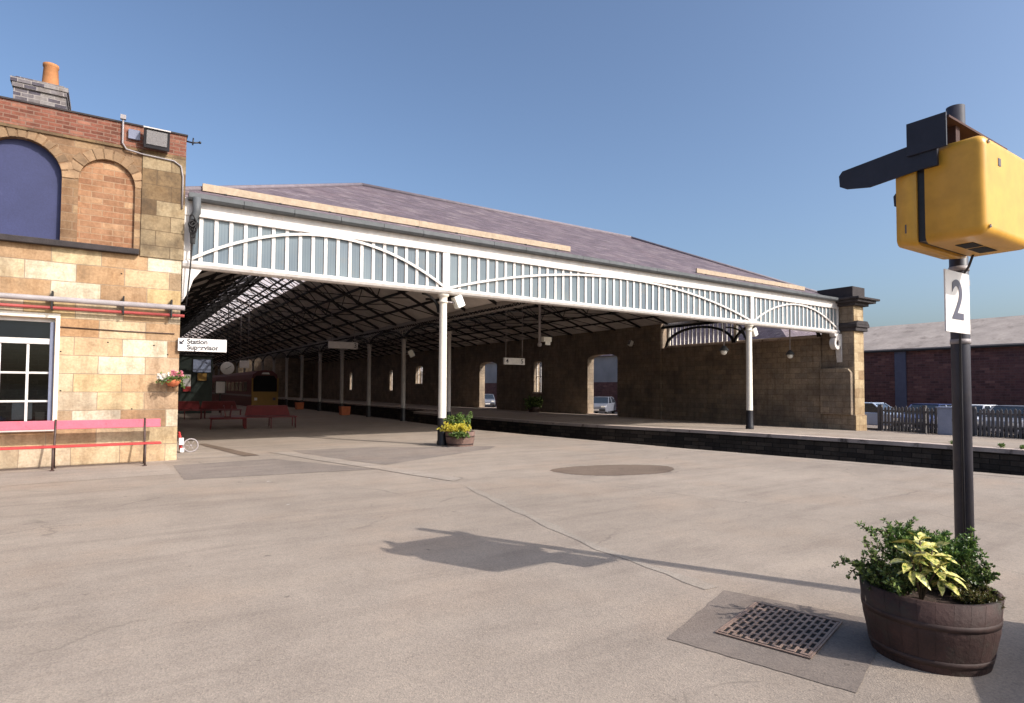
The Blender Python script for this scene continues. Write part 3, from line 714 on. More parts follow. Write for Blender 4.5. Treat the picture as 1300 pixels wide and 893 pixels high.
# ------------------------------------------------------------------ station building on the left
FY = 15.0
sb = thing('station_building', (-4, FY, 0), 'two storey sandstone station building with red brick parapet on the left', 'building')
XW = lambda u, v, t: (u, t, v)
win = [(-2.75, .82), (-.98, .82), (-.98, 2.93), (-2.75, 2.93)]
barch = arch(-2.25, -.95, 4.50, 5.78, 6.45)
nich = arch(-.68, .30, 4.50, 5.80, 6.31)
b = MB(); b.plate([(-11, 0), (1.2, 0), (1.2, 4.36), (-11, 4.36)], [win], XW, FY, FY+.42); b.build('lower_wall', 'stone', sb)
b = MB(); b.plate([(-11, 4.362), (.42, 4.362), (.42, 6.66), (-11, 6.66)], [barch, nich], XW, FY, FY+.42); b.build('upper_wall', 'stone_up', sb)
b = MB(); b.box(.422, 1.235, FY-.03, FY+.42, 4.363, 6.66); b.build('corner_pilaster', 'pilaster', sb)
b = MB(); b.plate([(-11, 6.662), (1.235, 6.662), (1.235, 7.13), (-11, 7.13)], [], XW, FY-.02, FY+.30)
b.build('parapet', 'redbrick', sb)
b = MB(); b.box(-11, 1.26, FY-.045, FY+.33, 7.132, 7.165); b.build('coping', 'sootcap', sb)
b = MB(); b.box(-11, .44, FY-.035, FY-.002, 6.60, 6.655); b.build('string_course', 'pilaster', sb)
b = MB()
b.box(.8, 1.2, FY+.421, 27, 0, 7.13); b.box(-11, .799, 26.6, 27, 0, 7.13); b.box(-11, -10.6, FY+.421, 26.599, 0, 7.13)
b.build('side_wall', 'oldstone', sb)
b = MB(); b.box(-10.59, .79, FY+.43, 26.58, 6.5, 6.6); b.build('flat_roof', 'lead', sb)
b = MB(); b.box(-10.59, .79, FY+.43, 26.58, .0, .06); b.box(-5, .6, 18.6, 18.7, .06, 3.4); b.box(-5, .6, FY+.45, 18.59, 3.3, 3.4); b.build('interior', 'stone2', sb)
# arched blue boarding, blocked niche, arch stones
b = MB(); b.plate(arch(-2.252, -.948, 4.498, 5.78, 6.452), [], XW, FY+.14, FY+.2); b.build('arched_boarding', 'blue', sb)
b = MB(); b.plate(arch(-.682, .302, 4.498, 5.8, 6.312), [], XW, FY+.07, FY+.2); b.build('blocked_niche', 'stone2', sb)
def voussoirs(x0, x1, zs, zc, dep, n, proud):
    b = MB(); cx = (x0+x1)/2; w = (x1-x0)/2
    for i in range(n):
        a0 = math.pi*i/n+.02; a1 = math.pi*(i+1)/n-.02; d = dep*random.uniform(.9, 1.25)
        P = [(cx+(w+e)*math.cos(a), zs+(zc-zs+e)*math.sin(a)) for a, e in ((a0, .0), (a1, .0), (a1, d), (a0, d))]
        y0 = FY-proud*random.uniform(.6, 1.2)
        b.plate(P, [], XW, y0, FY+.05)
    return b
voussoirs(-2.25, -.95, 5.78, 6.45, .17, 15, .012).build('arch_stones', 'voussoir', sb, .006)
voussoirs(-.68, .30, 5.80, 6.31, .19, 11, .012).build('arch_stones', 'voussoir', sb, .006)
b = MB(); b.plate([(-11, 4.37), (.40, 4.37), (.40, 4.49), (-11, 4.49)], [], XW, FY-.13, FY-.001); b.build('sill', 'sootcap', sb, .015)
# ground floor window
w = MB(); w.box(-2.75, -.985, FY+.10, FY+.16, .82, .90); w.box(-2.75, -.985, FY+.10, FY+.16, 2.86, 2.93)
w.box(-2.75, -2.68, FY+.10, FY+.16, .901, 2.859); w.box(-2.75, -.985, FY+.085, FY+.165, 2.42, 2.53)
for x in (-2.32, -1.83, -1.40): w.box(x-.022, x+.022, FY+.105, FY+.155, .901, 2.419)
for z in (1.29, 1.85): w.box(-2.679, -1.06, FY+.108, FY+.152, z-.02, z+.02)
wf = w.build('window', 'white', sb, .004)
w = MB(); w.box(-1.059, -.985, FY+.06, FY+.17, .901, 2.859); w.build('frame', 'bluegrey', wf)
w = MB(); w.box(-2.68, -1.06, FY+.128, FY+.132, .9, 2.86); w.build('pane', 'glass', wf)
w = MB(); w.box(-2.67, -1.07, FY+.20, FY+.21, 2.5, 2.86); w.build('blind', 'bluegrey', wf)
w = MB(); w.box(-2.85, -.93, FY-.06, FY+.099, .70, .819); w.build('sill', 'white', wf, .01)
b = MB(); b.box(-.972, -.90, FY-.012, FY+.02, .825, 2.94); b.box(-2.9, -.90, FY-.013, FY+.02, 2.941, 3.03); b.build('window_surround', 'cream', sb, .004)
# pipes along the wall
b = MB(); b.tube([(-11, FY-.17, 3.30), (1.27, FY-.17, 3.30)], .055, 12); b.build('pipe', 'greypipe', sb)
b = MB(); b.tube([(-11, FY-.13, 3.13), (1.27, FY-.13, 3.13)], .032, 10); b.build('pipe', 'redpipe', sb)
for x in (-2.3, -1.03, .15, 1.02):
    b = MB(); b.box(x-.015, x+.015, FY-.19, FY-.001, 3.09, 3.46); b.build('pipe_bracket', 'iron', sb)
b = MB(); b.tube([(-.9, FY-.012, 2.77), (.2, FY-.014, 2.745), (1.1, FY-.012, 2.74)], .012, 6); b.build('cable', 'castiron', sb)
b = MB(); b.tube([(.05, FY-.06, 7.25), (.05, FY-.06, 6.70), (.12, FY-.06, 6.58), (.45, FY-.05, 6.54), (1.0, FY-.05, 6.52), (1.14, FY-.05, 6.43), (1.18, FY-.05, 6.2), (1.18, FY-.05, 5.5)], .018, 8); b.build('conduit', 'greypipe', sb)
b = MB(); b.box(.0, .10, FY-.1, FY-.02, 7.2, 7.29); b.build('junction_box', 'greypipe', sb)
b = MB(); b.box(.15, .36, FY-.09, FY-.021, 6.82, 7.02); b.build('junction_box', 'bluegrey', sb)
for x, z in ((-.88, 2.28), (-.1, 2.5), (.72, 2.47), (.98, 2.28), (.1, 3.95), (-.86, 1.5), (.35, 1.12)): b = MB(); b.box(x-.015, x+.015, FY-.004, FY+.01, z-.012, z+.012); b.build('bolt_hole', 'dark', sb)
# things in the window
pn = MB(); pn.box(-1.62, -1.31, FY+.165, FY+.169, .93, 1.26); tag(pn.build('paper_notice', 'paper', loc=(-1.46, FY+.26, .93)), 'white paper sheet behind the ground floor window pane', 'notice')
pn = MB(); pn.box(-1.26, -1.12, FY+.2, FY+.3, .905, 1.06); pn.box(-1.27, -1.11, FY+.19, FY+.31, 1.06, 1.075); tag(pn.build('cardboard_box', 'plank', loc=(-1.19, FY+.25, .9)), 'small brown box on the inside window ledge', 'box')
pn = MB(); pn.box(-2.1, -1.72, FY+.2, FY+.33, .905, .97); pn.box(-2.05, -1.78, FY+.22, FY+.32, .97, 1.0); tag(pn.build('folder_stack', 'blue', loc=(-1.9, FY+.25, .9)), 'blue folders lying on the inside window ledge', 'folders')
# chimney behind the parapet
ch = MB(); ch.box(-1.93, -1.02, 16.5, 17.5, 6.6, 8.0)
c1 = ch.build('chimney', 'greybrick', sb)
b = MB(); b.box(-1.95, -1.0, 16.46, 17.54, 8.002, 8.10); b.box(-1.98, -.98, 16.44, 17.56, 8.102, 8.2); b.box(-1.9, -1.06, 16.52, 17.48, 8.202, 8.25); b.build('chimney_head', 'greybrick', c1)
b = MB(); b.lathe([(.175, 8.25), (.16, 8.3), (.135, 8.72), (.15, 8.74), (.15, 8.80), (.12, 8.80), (.12, 8.4)], 24, (-1.33, 16.85, 0)); b.build('chimney_pot', 'clay', c1)
# cable rubbish at the corner
b = MB(); b.tube([(1.24, FY+.05, 7.05), (1.36, FY+.02, 7.03), (1.5, FY, 7.06)], .018, 6); b.tube([(1.36, FY+.02, 6.98), (1.37, FY+.02, 7.14)], .016, 6); b.sphere((1.5, FY, 7.06), .03, 6)
tag(b.build('bird_spike', 'black', loc=(1.24, FY, 7.0)), 'small black metal spike on the top corner of the parapet', 'spike')
fl = thing('floodlight', (.66, FY-.05, 6.84), 'black framed floodlight fixed to the brick parapet', 'floodlight')
mm = Matrix.Translation((.66, FY-.20, 6.86)) @ Matrix.Rotation(R(16), 4, 'X')
b = MB(); b.box(-.24, .24, -.05, .10, -.20, .20, mm); b.build('housing', 'black', fl, .01)
b = MB(); b.box(-.19, .19, -.062, -.052, -.12, .16, mm); b.build('lens', 'chrome', fl)
b = MB(); b.box(-.25, .25, -.08, .1, .202, .225, mm); b.build('hood', 'sign', fl)
b = MB(); b.box(-.05, .05, .1, .17, -.05, .05, mm); b.build('bracket', 'iron', fl)
# station supervisor sign
ss = thing('direction_sign', (1.66, FY-.05, 2.38), 'white projecting sign reading Station Supervisor with an arrow', 'sign')
b = MB(); b.box(1.165, 2.13, FY-.09, FY-.03, 2.37, 2.65); b.build('board', 'sign', ss, .004)
text('Station', .145, 'inkdark', ss, Matrix.Translation((1.335, FY-.093, 2.578)) @ FACE_Y, 'lettering', .001, 'LEFT', .03)
text('Supervisor', .145, 'inkdark', ss, Matrix.Translation((1.335, FY-.093, 2.452)) @ FACE_Y, 'lettering', .001, 'LEFT', .03)
ar = MB(); ar.plate([(1.19, 2.52), (1.27, 2.52), (1.245, 2.545), (1.29, 2.595), (1.27, 2.615), (1.222, 2.568), (1.19, 2.60)], [], XW, FY-.093, FY-.0895); ar.build('arrow', 'ink', ss)
b = MB(); b.box(1.19, 1.24, FY-.029, FY+.1, 2.45, 2.57); b.build('bracket', 'iron', ss)
# hanging basket
hb = thing('hanging_basket', (1.08, FY-.25, 1.72), 'terracotta wall basket of white and pink flowers on the building corner', 'basket')
b = MB(); b.lathe([(.02, -.13), (.09, -.11), (.145, -.03), (.15, .02), (.13, .02), (.1, -.04)], 18, (1.08, FY-.2, 1.72)); b.build('bowl', 'terracotta', hb)
b = MB(); b.tube([(1.08, FY, 1.62), (1.08, FY-.1, 1.58), (1.08, FY-.2, 1.585)], .012, 6); b.tube([(1.08, FY, 1.9), (1.08, FY-.04, 1.7)], .01, 6); b.build('bracket', 'iron', hb)
lb, st = MB(), MB()
for i in range(46):
    a = random.uniform(0, 6.28); d = Vector((math.cos(a)*1.3, math.sin(a)*.7-.2, random.uniform(-.2, .9)))
    sprig(lb, st, (1.08+random.uniform(-.08, .08), FY-.2+random.uniform(-.06, .06), 1.73), d, random.uniform(.1, .3), 3, .05, .03, .09)
lb.build('leaves', 'greenleaf', hb, fix=False); st.build('stems', 'stem', hb, fix=False)
for nm, mt, cx, cz, n in (('white_flowers', 'whitepetal', .90, 1.80, 40), ('pink_flowers', 'pinkpetal', 1.14, 1.87, 42)):
    pb = MB()
    for i in range(n):
        p = Vector((cx+random.uniform(-.1, .1), FY-.25+random.uniform(-.05, .05), cz+random.uniform(-.05, .05)))
        for k in range(4): leaf(pb, p, rv()+Vector((0, -.6, 0)), rv(), .055, .045)
    pb.build(nm, mt, hb, fix=False)
# red and white trolley with a wheel just behind the corner
tr = thing('hand_trolley', (1.45, 16.6, 0), 'hand trolley with a spoked wheel half hidden behind the building corner', 'trolley')
wh = MB(); RX = Matrix.Rotation(R(90), 3, 'X')
for th, rr_, nm in ((.0, .15, 'wheel'),):
    ring = [(1.62+.155*math.cos(2*math.pi*k/24), 16.55, .17+.155*math.sin(2*math.pi*k/24)) for k in range(24)]
    wh.tube(ring, .017, 8, closed=True)
    for k in range(6):
        a = math.pi*k/6*2; wh.tube([(1.62, 16.55, .17), (1.62+.15*math.cos(a), 16.55, .17+.15*math.sin(a))], .006, 5)
    wh.sphere((1.62, 16.55, .17), .025, 6)
wh.build('wheel', 'greypipe', tr)
b = MB(); b.tube([(1.42, 16.5, .05), (1.41, 16.55, .3), (1.38, 16.6, .48)], .022, 8); b.tube([(1.42, 16.9, .05), (1.41, 16.9, .3), (1.38, 16.85, .48)], .022, 8); b.tube([(1.38, 16.6, .48), (1.38, 16.85, .48)], .022, 8); b.build('handle_frame', 'red', tr)
b = MB(); b.box(1.36, 1.46, 16.45, 16.6, .2, .36); b.box(1.39, 1.47, 16.44, 16.56, .02, .12); b.build('reflector', 'sign', tr)

# ------------------------------------------------------------------ pink bench and the red benches indoors
bn = thing('platform_bench', (-1.5, 14.45, 0), 'long faded pink slatted bench against the sandstone wall', 'bench')
def slat(y, z, dy, dz, x0=-4.6, x1=.86, rx=0):
    b = MB(); b.box(x0, x1, -dy/2, dy/2, -dz/2, dz/2, Matrix.Translation((0, y, z)) @ Matrix.Rotation(R(rx), 4, 'X')); return b
b = slat(14.66, .835, .035, .17, rx=-8); b.build('backrest', 'pink', bn, .006)
for i, y in enumerate((14.22, 14.33, 14.44)): slat(y, .445, .09, .03).build('seat_slat', 'red', bn, .005)
for x in (-4.3, -2.6, -.90, .58):
    l = MB(); l.tube([(x, 14.20, .0), (x, 14.23, .2), (x, 14.20, .43)], .02, 6); l.tube([(x, 14.20, .42), (x, 14.5, .42)], .018, 6)
    l.tube([(x, 14.62, .0), (x, 14.52, .22), (x, 14.52, .42), (x, 14.60, .65), (x, 14.66, .94)], .02, 6)
    l.box(x-.035, x+.035, 14.15, 14.25, 0, .02); l.box(x-.035, x+.035, 14.57, 14.67, 0, .02)
    l.build('leg', 'castiron', bn)
def red_bench(label, loc, rz, L=1.9):
    t = thing('metal_bench', (0, 0, 0), label, 'bench', 'red benches under the station roof')
    b = MB(); b.box(-L/2, L/2, -.62, -.12, .41, .45); b.build('seat', 'darkred', t, .01)
    b = MB(); b.box(-L/2, L/2, .12, .62, .41, .45); b.build('seat', 'darkred', t, .01)
    m = Matrix.Translation((0, -.07, .45)) @ Matrix.Rotation(R(10), 4, 'X')
    b = MB(); b.plate([(-L/2+.02, .02), (L/2-.22, .02), (L/2-.34, .42), (-L/2+.10, .42)], [], lambda u, v, t_: tuple(m @ Vector((u, t_, v))), -.015, .015); b.build('backrest', 'darkred', t, .01)
    m = Matrix.Translation((0, .07, .45)) @ Matrix.Rotation(R(-10), 4, 'X')
    b = MB(); b.plate([(-L/2+.02, .02), (L/2-.22, .02), (L/2-.34, .42), (-L/2+.10, .42)], [], lambda u, v, t_: tuple(m @ Vector((u, t_, v))), -.015, .015); b.build('backrest', 'darkred', t, .01)
    for x in (-L/2+.06, 0, L/2-.06):
        b = MB(); b.tube([(x, -.58, 0), (x, -.56, .41)], .02, 6); b.tube([(x, .58, 0), (x, .56, .41)], .02, 6); b.tube([(x, -.56, .39), (x, .56, .39)], .02, 6); b.build('leg', 'darkred', t)
    t.location = loc; t.rotation_euler = (0, 0, rz); return t
rb = red_bench('red back to back metal bench nearest the concourse shade edge', (5.25, 25.3, 0), R(-8))
dup(rb, (3.75, 25.6, 0), R(82), 'red metal bench turned end on beside the nearest red bench')
dup(rb, (4.6, 33.5, 0), R(-8), 'red metal bench farther in behind the nearest red bench')
dup(rb, (3.0, 33.8, 0), R(-5), 'red metal bench beside the building wall deep in the hall')

# ------------------------------------------------------------------ front screen of the train shed
SY = 15.16
gs = thing('gable_screen', (14.8, SY, 4.3), 'long white glazed iron screen across the open end of the train shed', 'canopy screen')
XA, XB = 1.22, 28.36
b = MB(); b.box(XA, XB, SY-.10, SY+.10, 5.40, 5.80); b.build('top_beam', 'white', gs, .01)
prof = [(-.14, .02), (-.11, -.04), (-.05, -.075), (.05, -.075), (.11, -.04), (.14, .02), (.14, .07), (.09, .10), (-.09, .10), (-.14, .07)]
b = MB(); b.plate(prof, [], lambda u, v, t: (t, SY+u, 4.30+v), XA, XB); b.build('bottom_beam', 'white', gs, .004)
posts = [7.75, 21.75]
for x in [1.30]+posts+[28.28]:
    w_ = .11 if x in posts else .07
    b = MB(); b.box(x-w_, x+w_, SY-.085, SY+.085, 4.402, 5.398); b.build('post', 'white', gs, .008)
bx = [1.58+.311*i for i in range(20)]+[8.19+.3135*i for i in range(43)]+[22.07+.311*i for i in range(20)]
for x in bx:
    b = MB(); b.box(x-.042, x+.042, SY-.045, SY+.045, 4.401, 5.399); b.build('bar', 'white', gs, .006)
b = MB(); b.box(1.4, 7.62, SY-.012, SY+.012, 4.40, 5.40); b.box(7.88, 21.62, SY-.012, SY+.012, 4.40, 5.40); b.box(21.88, 28.2, SY-.012, SY+.012, 4.40, 5.40); b.build('glazing', 'greyglass', gs)
def archbar(x0, x1, h, n=40):
    b = MB(); cx = (x0+x1)/2; w2 = (x1-x0)/2; P = []
    for i in range(n+1):
        t = -1+2*i/n; P.append((cx+w2*t, SY-.07, 4.42+h*(1-abs(t)**2.05)))
    for p, q in zip(P, P[1:]): b.beam(p, q, .05, .062)
    return b
archbar(1.36, 7.70, .97).build('arch', 'white', gs); archbar(7.86, 21.64, .97).build('arch', 'white', gs); archbar(21.86, 28.3, .92).build('arch', 'white', gs)
# left bracket, right scroll bracket
b = MB(); b.plate([(1.225, 4.22), (1.62, 4.22), (1.45, 3.98), (1.36, 3.7), (1.225, 3.45)], [], XW, SY-.06, SY+.06); b.build('bracket', 'white', gs, .01)
b = MB(); out = [(28.39, 4.22), (27.75, 4.22), (27.78, 4.10), (27.93, 4.06)]
for i in range(14):
    a = R(150+i*17); out.append((28.02+.27*math.cos(a), 3.78+.30*math.sin(a)))
out += [(28.30, 3.30), (28.39, 2.9)]
hole = [(28.02+.13*math.cos(2*math.pi*k/16), 3.78+.15*math.sin(2*math.pi*k/16)) for k in range(16)]
b.plate(out, [hole], XW, SY-.20, SY+.05); b.build('scroll_bracket', 'white', gs, .012)
b = MB(); b.lathe([(.02, 0), (.12, .0), (.12, .05)], 16, (28.02, SY-.08, 3.78), axis=Matrix.Rotation(R(90), 3, 'X')); b.build('scroll_boss', 'rust', gs)
def iron_column(x, y, top, r, label, cat_mat, group, zb=0, blk=.76, name='iron_column'):
    t = thing(name, (x, y, zb), label, 'column', group)
    b = MB(); b.lathe([(r*1.25, 0), (r*1.25, .10), (r*1.12, .14), (r*1.06, blk)], 20, (x, y, zb)); b.build('base', 'black', t)
    b = MB(); b.lathe([(r*1.05, blk-.002), (r*1.0, blk+.02), (r*.9, top-zb-.25)], 20, (x, y, zb)); b.build('shaft', cat_mat, t)
    b = MB(); b.lathe([(r*.9, -.252), (r*1.15, -.24), (r*1.15, -.2), (r*.95, -.18), (r*1.0, -.08), (r*1.4, -.05), (r*1.4, 0)], 20, (x, y, top)); b.build('capital', cat_mat, t)
    return t
c1 = iron_column(7.70, SY, 4.225, .115, 'white iron column with the small flower tub at its foot', 'cream', 'white columns under the screen')
c2 = iron_column(21.62, SY, 4.225, .125, 'white iron column with black base on the far platform', 'cream', 'white columns under the screen')
for t, x in ((c1, 7.70), (c2, 21.62)):
    for s in (-1, 1):
        b = MB(); P = [(x+s*(.10+.62*(1-math.cos(R(a)))), SY+.02, 3.62+.60*math.sin(R(a))) for a in range(0, 91, 10)]
        for p, q in zip(P, P[1:]): b.beam(p, q, .05, .05)
    for s in (1,):
        b = MB(); P = [(x, SY+.1+s*1.0*(1-math.cos(R(a))), 3.5+.72*math.sin(R(a))) for a in range(0, 91, 10)]
        for p, q in zip(P, P[1:]): b.beam(p, q, .06, .06)
        b.build('bracket', 'iron', t)
    b = MB()
    for s in (-1, 1):
        P = [(x+s*(.08+.5*(1-math.cos(R(a)))), SY+.15, 3.72+.50*math.sin(R(a))) for a in range(0, 91, 10)]
        for p, q in zip(P, P[1:]): b.beam(p, q, .05, .05)
    b.build('bracket', 'iron', t)

# ------------------------------------------------------------------ hipped front roof
rf = thing('hipped_roof', (14.9, 22.3, 5.8), 'purple slate hipped roof over the front of the train shed', 'roof')
EZ, EY = 5.81, 15.08
def roofp(x, y, z): return (x, y, z)
A = (.62, EY, EZ); Bp = (29.2, EY, EZ); Cp = (29.2, 24.0, EZ); Dp = (.62, 24.0, EZ); RL = (7.78, 22.3, 9.34); RR = (22.0, 22.3, 9.34)
b = MB(); b.face([A, Bp, RR, RL]); b.build('front_slope', 'slate', rf, fix=False)
b = MB(); b.face([Bp, Cp, RR]); b.build('hip_slope', 'slate', rf, fix=False)
b = MB(); b.face([Dp, A, RL]); b.build('hip_slope', 'slate', rf, fix=False)
b = MB(); b.face([Cp, Dp, RL, RR]); b.build('back_slope', 'slate', rf, fix=False)
for o in list(rf.children):
    mo = o.modifiers.new('Solid', 'SOLIDIFY'); mo.thickness = .05; mo.offset = -1
b = MB(); b.tube([(RL[0], RL[1], RL[2]+.02), (RR[0], RR[1], RR[2]+.02)], .09, 8); b.build('ridge', 'ridge', rf)
for p, q in ((A, RL), (Bp, RR)):
    b = MB(); b.tube([(p[0], p[1], p[2]+.02), (q[0], q[1], q[2]+.03)], .075, 8); b.build('hip_tile', 'ridge', rf)
b = MB(); N = 24; L = 28.4-1.0
for k in range(N):
    x0 = 1.3+k*(27.1/N); b.plate([(-.30, .075), (-.30, -.03), (-.26, -.075), (-.101, -.075), (-.101, .02), (-.14, .05)], [], lambda u, v, t: (t, SY+u, 5.80+v), x0, x0+27.1/N-.012)
b.build('gutter', 'lead', rf)
for x0, x1, lab in ((1.68, 12.95, 'long timber roof board on the left of the slate slope'), (19.45, 27.1, 'shorter timber roof board on the right of the slate slope')):
    t = thing('roof_board', ((x0+x1)/2, 16.15, 6.4), lab, 'board', 'timber boards on the slates')
    b = MB(); n = max(2, int((x1-x0)/3.8)); x = x0
    for k in range(n): b.box(x, x+(x1-x0)/n-.006, 15.98, 16.05, 6.275, 6.455); x += (x1-x0)/n
    b.build('plank', 'plank', t, .004)
    x = x0+.5
    while x < x1:
        b = MB(); b.box(x-.03, x+.03, 15.93, 16.2, 6.235, 6.272); b.box(x-.03, x+.03, 16.052, 16.3, 6.38, 6.41); b.build('bracket', 'iron', t); x += 1.27
# downpipe and cable coil at the left end of the screen
dp = thing('downpipe', (1.42, 14.95, 5.0), 'grey downpipe with a coil of cable beside the building corner', 'downpipe')
b = MB(); b.tube([(1.46, 14.90, 5.78), (1.46, 14.9, 5.45), (1.40, 14.93, 5.3), (1.40, 14.93, 4.75)], [.085, .085, .08, .05], 12); b.build('pipe', 'lead', dp)
b = MB()
for k in range(7):
    ox, oz, rr, ph = random.uniform(-.04, .04), random.uniform(-.14, .12), random.uniform(.06, .10), random.random()*6
    b.tube([(1.39+ox+rr*(.7+.2*math.sin(3*6.283*i/20+ph))*math.cos(2*math.pi*i/20), 14.84-.012*k+.02*math.sin(2*6.283*i/20+ph), 5.12+oz+rr*1.5*math.sin(2*math.pi*i/20)) for i in range(20)], .014, 6, closed=True)
b.tube([(1.40, 14.9, 4.85), (1.37, 14.93, 4.3), (1.33, 14.95, 3.7), (1.30, 14.95, 3.36)], .016, 6)
b.build('cable_coil', 'iron', dp)

# ------------------------------------------------------------------ hall roofs behind the screen
YE = 104.0
def front_limit(z): return 15.45+(z-5.8+.12)/.494 if z > 5.72 else 15.45
def hall(label, xl, zl, xr_, zr_, xR, zR, glaze, truss_y):
    t = thing('hall_roof', (xr_, 60, zr_), label, 'roof', 'train shed hall roofs')
    def zl_(x): return zl+(zr_-zl)*(x-xl)/(xr_-xl) if x <= xr_ else zr_+(zR-zr_)*(x-xr_)/(xR-xr_)
    segs = sorted(set([xl, glaze[0], xr_, glaze[1], xR]))
    for x0, x1 in zip(segs, segs[1:]):
        isg = x0 >= glaze[0]-1e-6 and x1 <= glaze[1]+1e-6
        z0, z1 = zl_(x0), zl_(x1); xs = [(x0, z0), (x1, z1)]
        # breakpoint at z = 5.72
        pts = [(x0, z0)]
        if (z0-5.72)*(z1-5.72) < 0: f_ = (5.72-z0)/(z1-z0); pts.append((x0+(x1-x0)*f_, 5.72))
        pts.append((x1, z1))
        b = MB()
        if isg:
            b.face([(x0, 24.7, z0), (x1, 24.7, z1), (x1, YE, z1), (x0, YE, z0)]); b.build('glazing', 'milky', t, fix=False)
            b = MB(); y = 24.7
            while y < YE: b.beam((x0, y, z0), (x1, y, z1), .045, .06); y += .9
            mid = .5; b.beam((x0+(x1-x0)*mid, 24.7, z0+(z1-z0)*mid), (x0+(x1-x0)*mid, YE, z0+(z1-z0)*mid), .06, .08)
            b.build('glazing_bars', 'iron', t); b = MB()
            b.face([(p, front_limit(q), q) for p, q in pts]+[(x1, 24.69, z1), (x0, 24.69, z0)])
        else:
            b.face([(p, front_limit(q), q) for p, q in pts]+[(x1, YE, z1), (x0, YE, z0)])
        o = b.build('slope', 'ceiling', t, fix=False); mo = o.modifiers.new('Solid', 'SOLIDIFY'); mo.thickness = .08; mo.offset = 0
    span = xR-xl
    for k, y in enumerate(truss_y):
        b = MB()
        for s0, s1 in (((xl, zl), (xr_, zr_)), ((xr_, zr_), (xR, zR))):
            a = s0; c = s1
            n = 5
            if max(front_limit(a[1]), front_limit(c[1])) > y:   # under the front slope: only the low part
                lim = 5.8+.494*(y-15.45)-.3
                if a[1] < c[1]:
                    f_ = min(1, max(0, (lim-a[1])/(c[1]-a[1]))); c = (a[0]+(c[0]-a[0])*f_, a[1]+(c[1]-a[1])*f_)
                else:
                    f_ = min(1, max(0, (lim-c[1])/(a[1]-c[1]))); a = (c[0]+(a[0]-c[0])*f_, c[1]+(a[1]-c[1])*f_)
            b.beam((a[0], y, a[1]-.10), (c[0], y, c[1]-.10), .06, .11)
        if y > 21.5:
            # light polonceau style bracing with tie rods
            q1 = (xl+span*.27, zl_(xl+span*.27)-.95); q2 = (xl+span*.73, zl_(xl+span*.73)-.95)
            for p, q in (((xl, zl-.12), q1), (q1, q2), (q2, (xR, zR-.12)), (q1, (xr_, zr_-.15)), (q2, (xr_, zr_-.15)), (q1, (xl+span*.25, zl_(xl+span*.25)-.1)), (q2, (xl+span*.75, zl_(xl+span*.75)-.1)),
                         (q1, (xl+span*.13, zl_(xl+span*.13)-.1)), (q2, (xl+span*.87, zl_(xl+span*.87)-.1)), (q1, (xl+span*.38, zl_(xl+span*.38)-.1)), (q2, (xl+span*.62, zl_(xl+span*.62)-.1))):
                b.beam((p[0], y, p[1]), (q[0], y, q[1]), .035, .035)
        b.build('truss', 'iron', t)
    n = 7 if span > 12 else 6
    for k in range(1, n):
        for s in (0, 1):
            x = xl+(xr_-xl)*k/n if s == 0 else xr_+(xR-xr_)*k/n
            z = zl_(x); b = MB(); b.beam((x, front_limit(z)+.1, z-.09), (x, YE, z-.09), .07, .09); b.build('purlin', 'iron', t)
    return t
ty = [16.2+2.32*i for i in range(36)]
hall('dark boarded hall roof with a glazed ridge over the concourse', 1.2, 4.75, 6.4, 7.35, 11.6, 4.75, (4.5, 7.65), ty)
hall('wider dark hall roof spanning the tracks to the stone wall', 11.6, 4.75, 19.9, 8.3, 28.3, 5.66, (18.5, 21.3), ty)
# arcade between the halls
ag = thing('arcade_girder', (11.6, 22.3, 4.4), 'dark iron arcade girder with arches on the row of grey columns', 'girder')
b = MB(); b.beam((11.6, 15.3, 4.63), (11.6, YE, 4.63), .10, .14); b.beam((11.6, 15.3, 4.42), (11.6, YE, 4.42), .06, .06); b.build('girder', 'greycol', ag)
cy = [22.3+4.648*i for i in range(17)]
b = MB(); y = 15.4
while y < 90: b.beam((11.6, y, 4.45), (11.6, y+.12, 4.57), .025, .025); b.beam((11.6, y+.24, 4.45), (11.6, y+.12, 4.57), .025, .025); y += .24
o = b.build('lattice', 'iron', ag)
for y0 in cy[:-1]:
    b = MB(); P = []
    for i in range(17):
        a = math.pi*i/16; P.append((11.6, y0+2.324-2.2*math.cos(a), 3.93+.50*math.sin(a)))
    for p, q in zip(P, P[1:]): b.beam(p, q, .07, .08)
    b.build('arch', 'iron', ag)
    b = MB()
    for i in range(1, 24):
        yy = y0+4.648*i/24; k = (y0+2.324-yy)/2.2
        zz = 3.95+.50*math.sqrt(max(0, 1-k*k))
        b.beam((11.6, yy, zz), (11.6, yy, 4.41), .03, .03)
    b.build('spandrel_bars', 'greycol', ag)
for i, y0 in enumerate(cy):
    iron_column(11.6, y0, 3.93, .11, 'grey iron column in the row between concourse and tracks, number repeats into the shed', 'greycol', 'grey columns of the arcade', 0, .62)
ORD = ['nearest', 'second nearest', 'third', 'fourth', 'fifth', 'sixth', 'seventh', 'eighth', 'ninth', 'tenth', 'eleventh', 'twelfth', 'thirteenth', 'fourteenth', 'fifteenth', 'sixteenth', 'farthest']
for k, o in enumerate([o for o in C.objects if o.get('group') == 'grey columns of the arcade']):
    o['label'] = ORD[k]+' grey iron column from the screen in the arcade row'

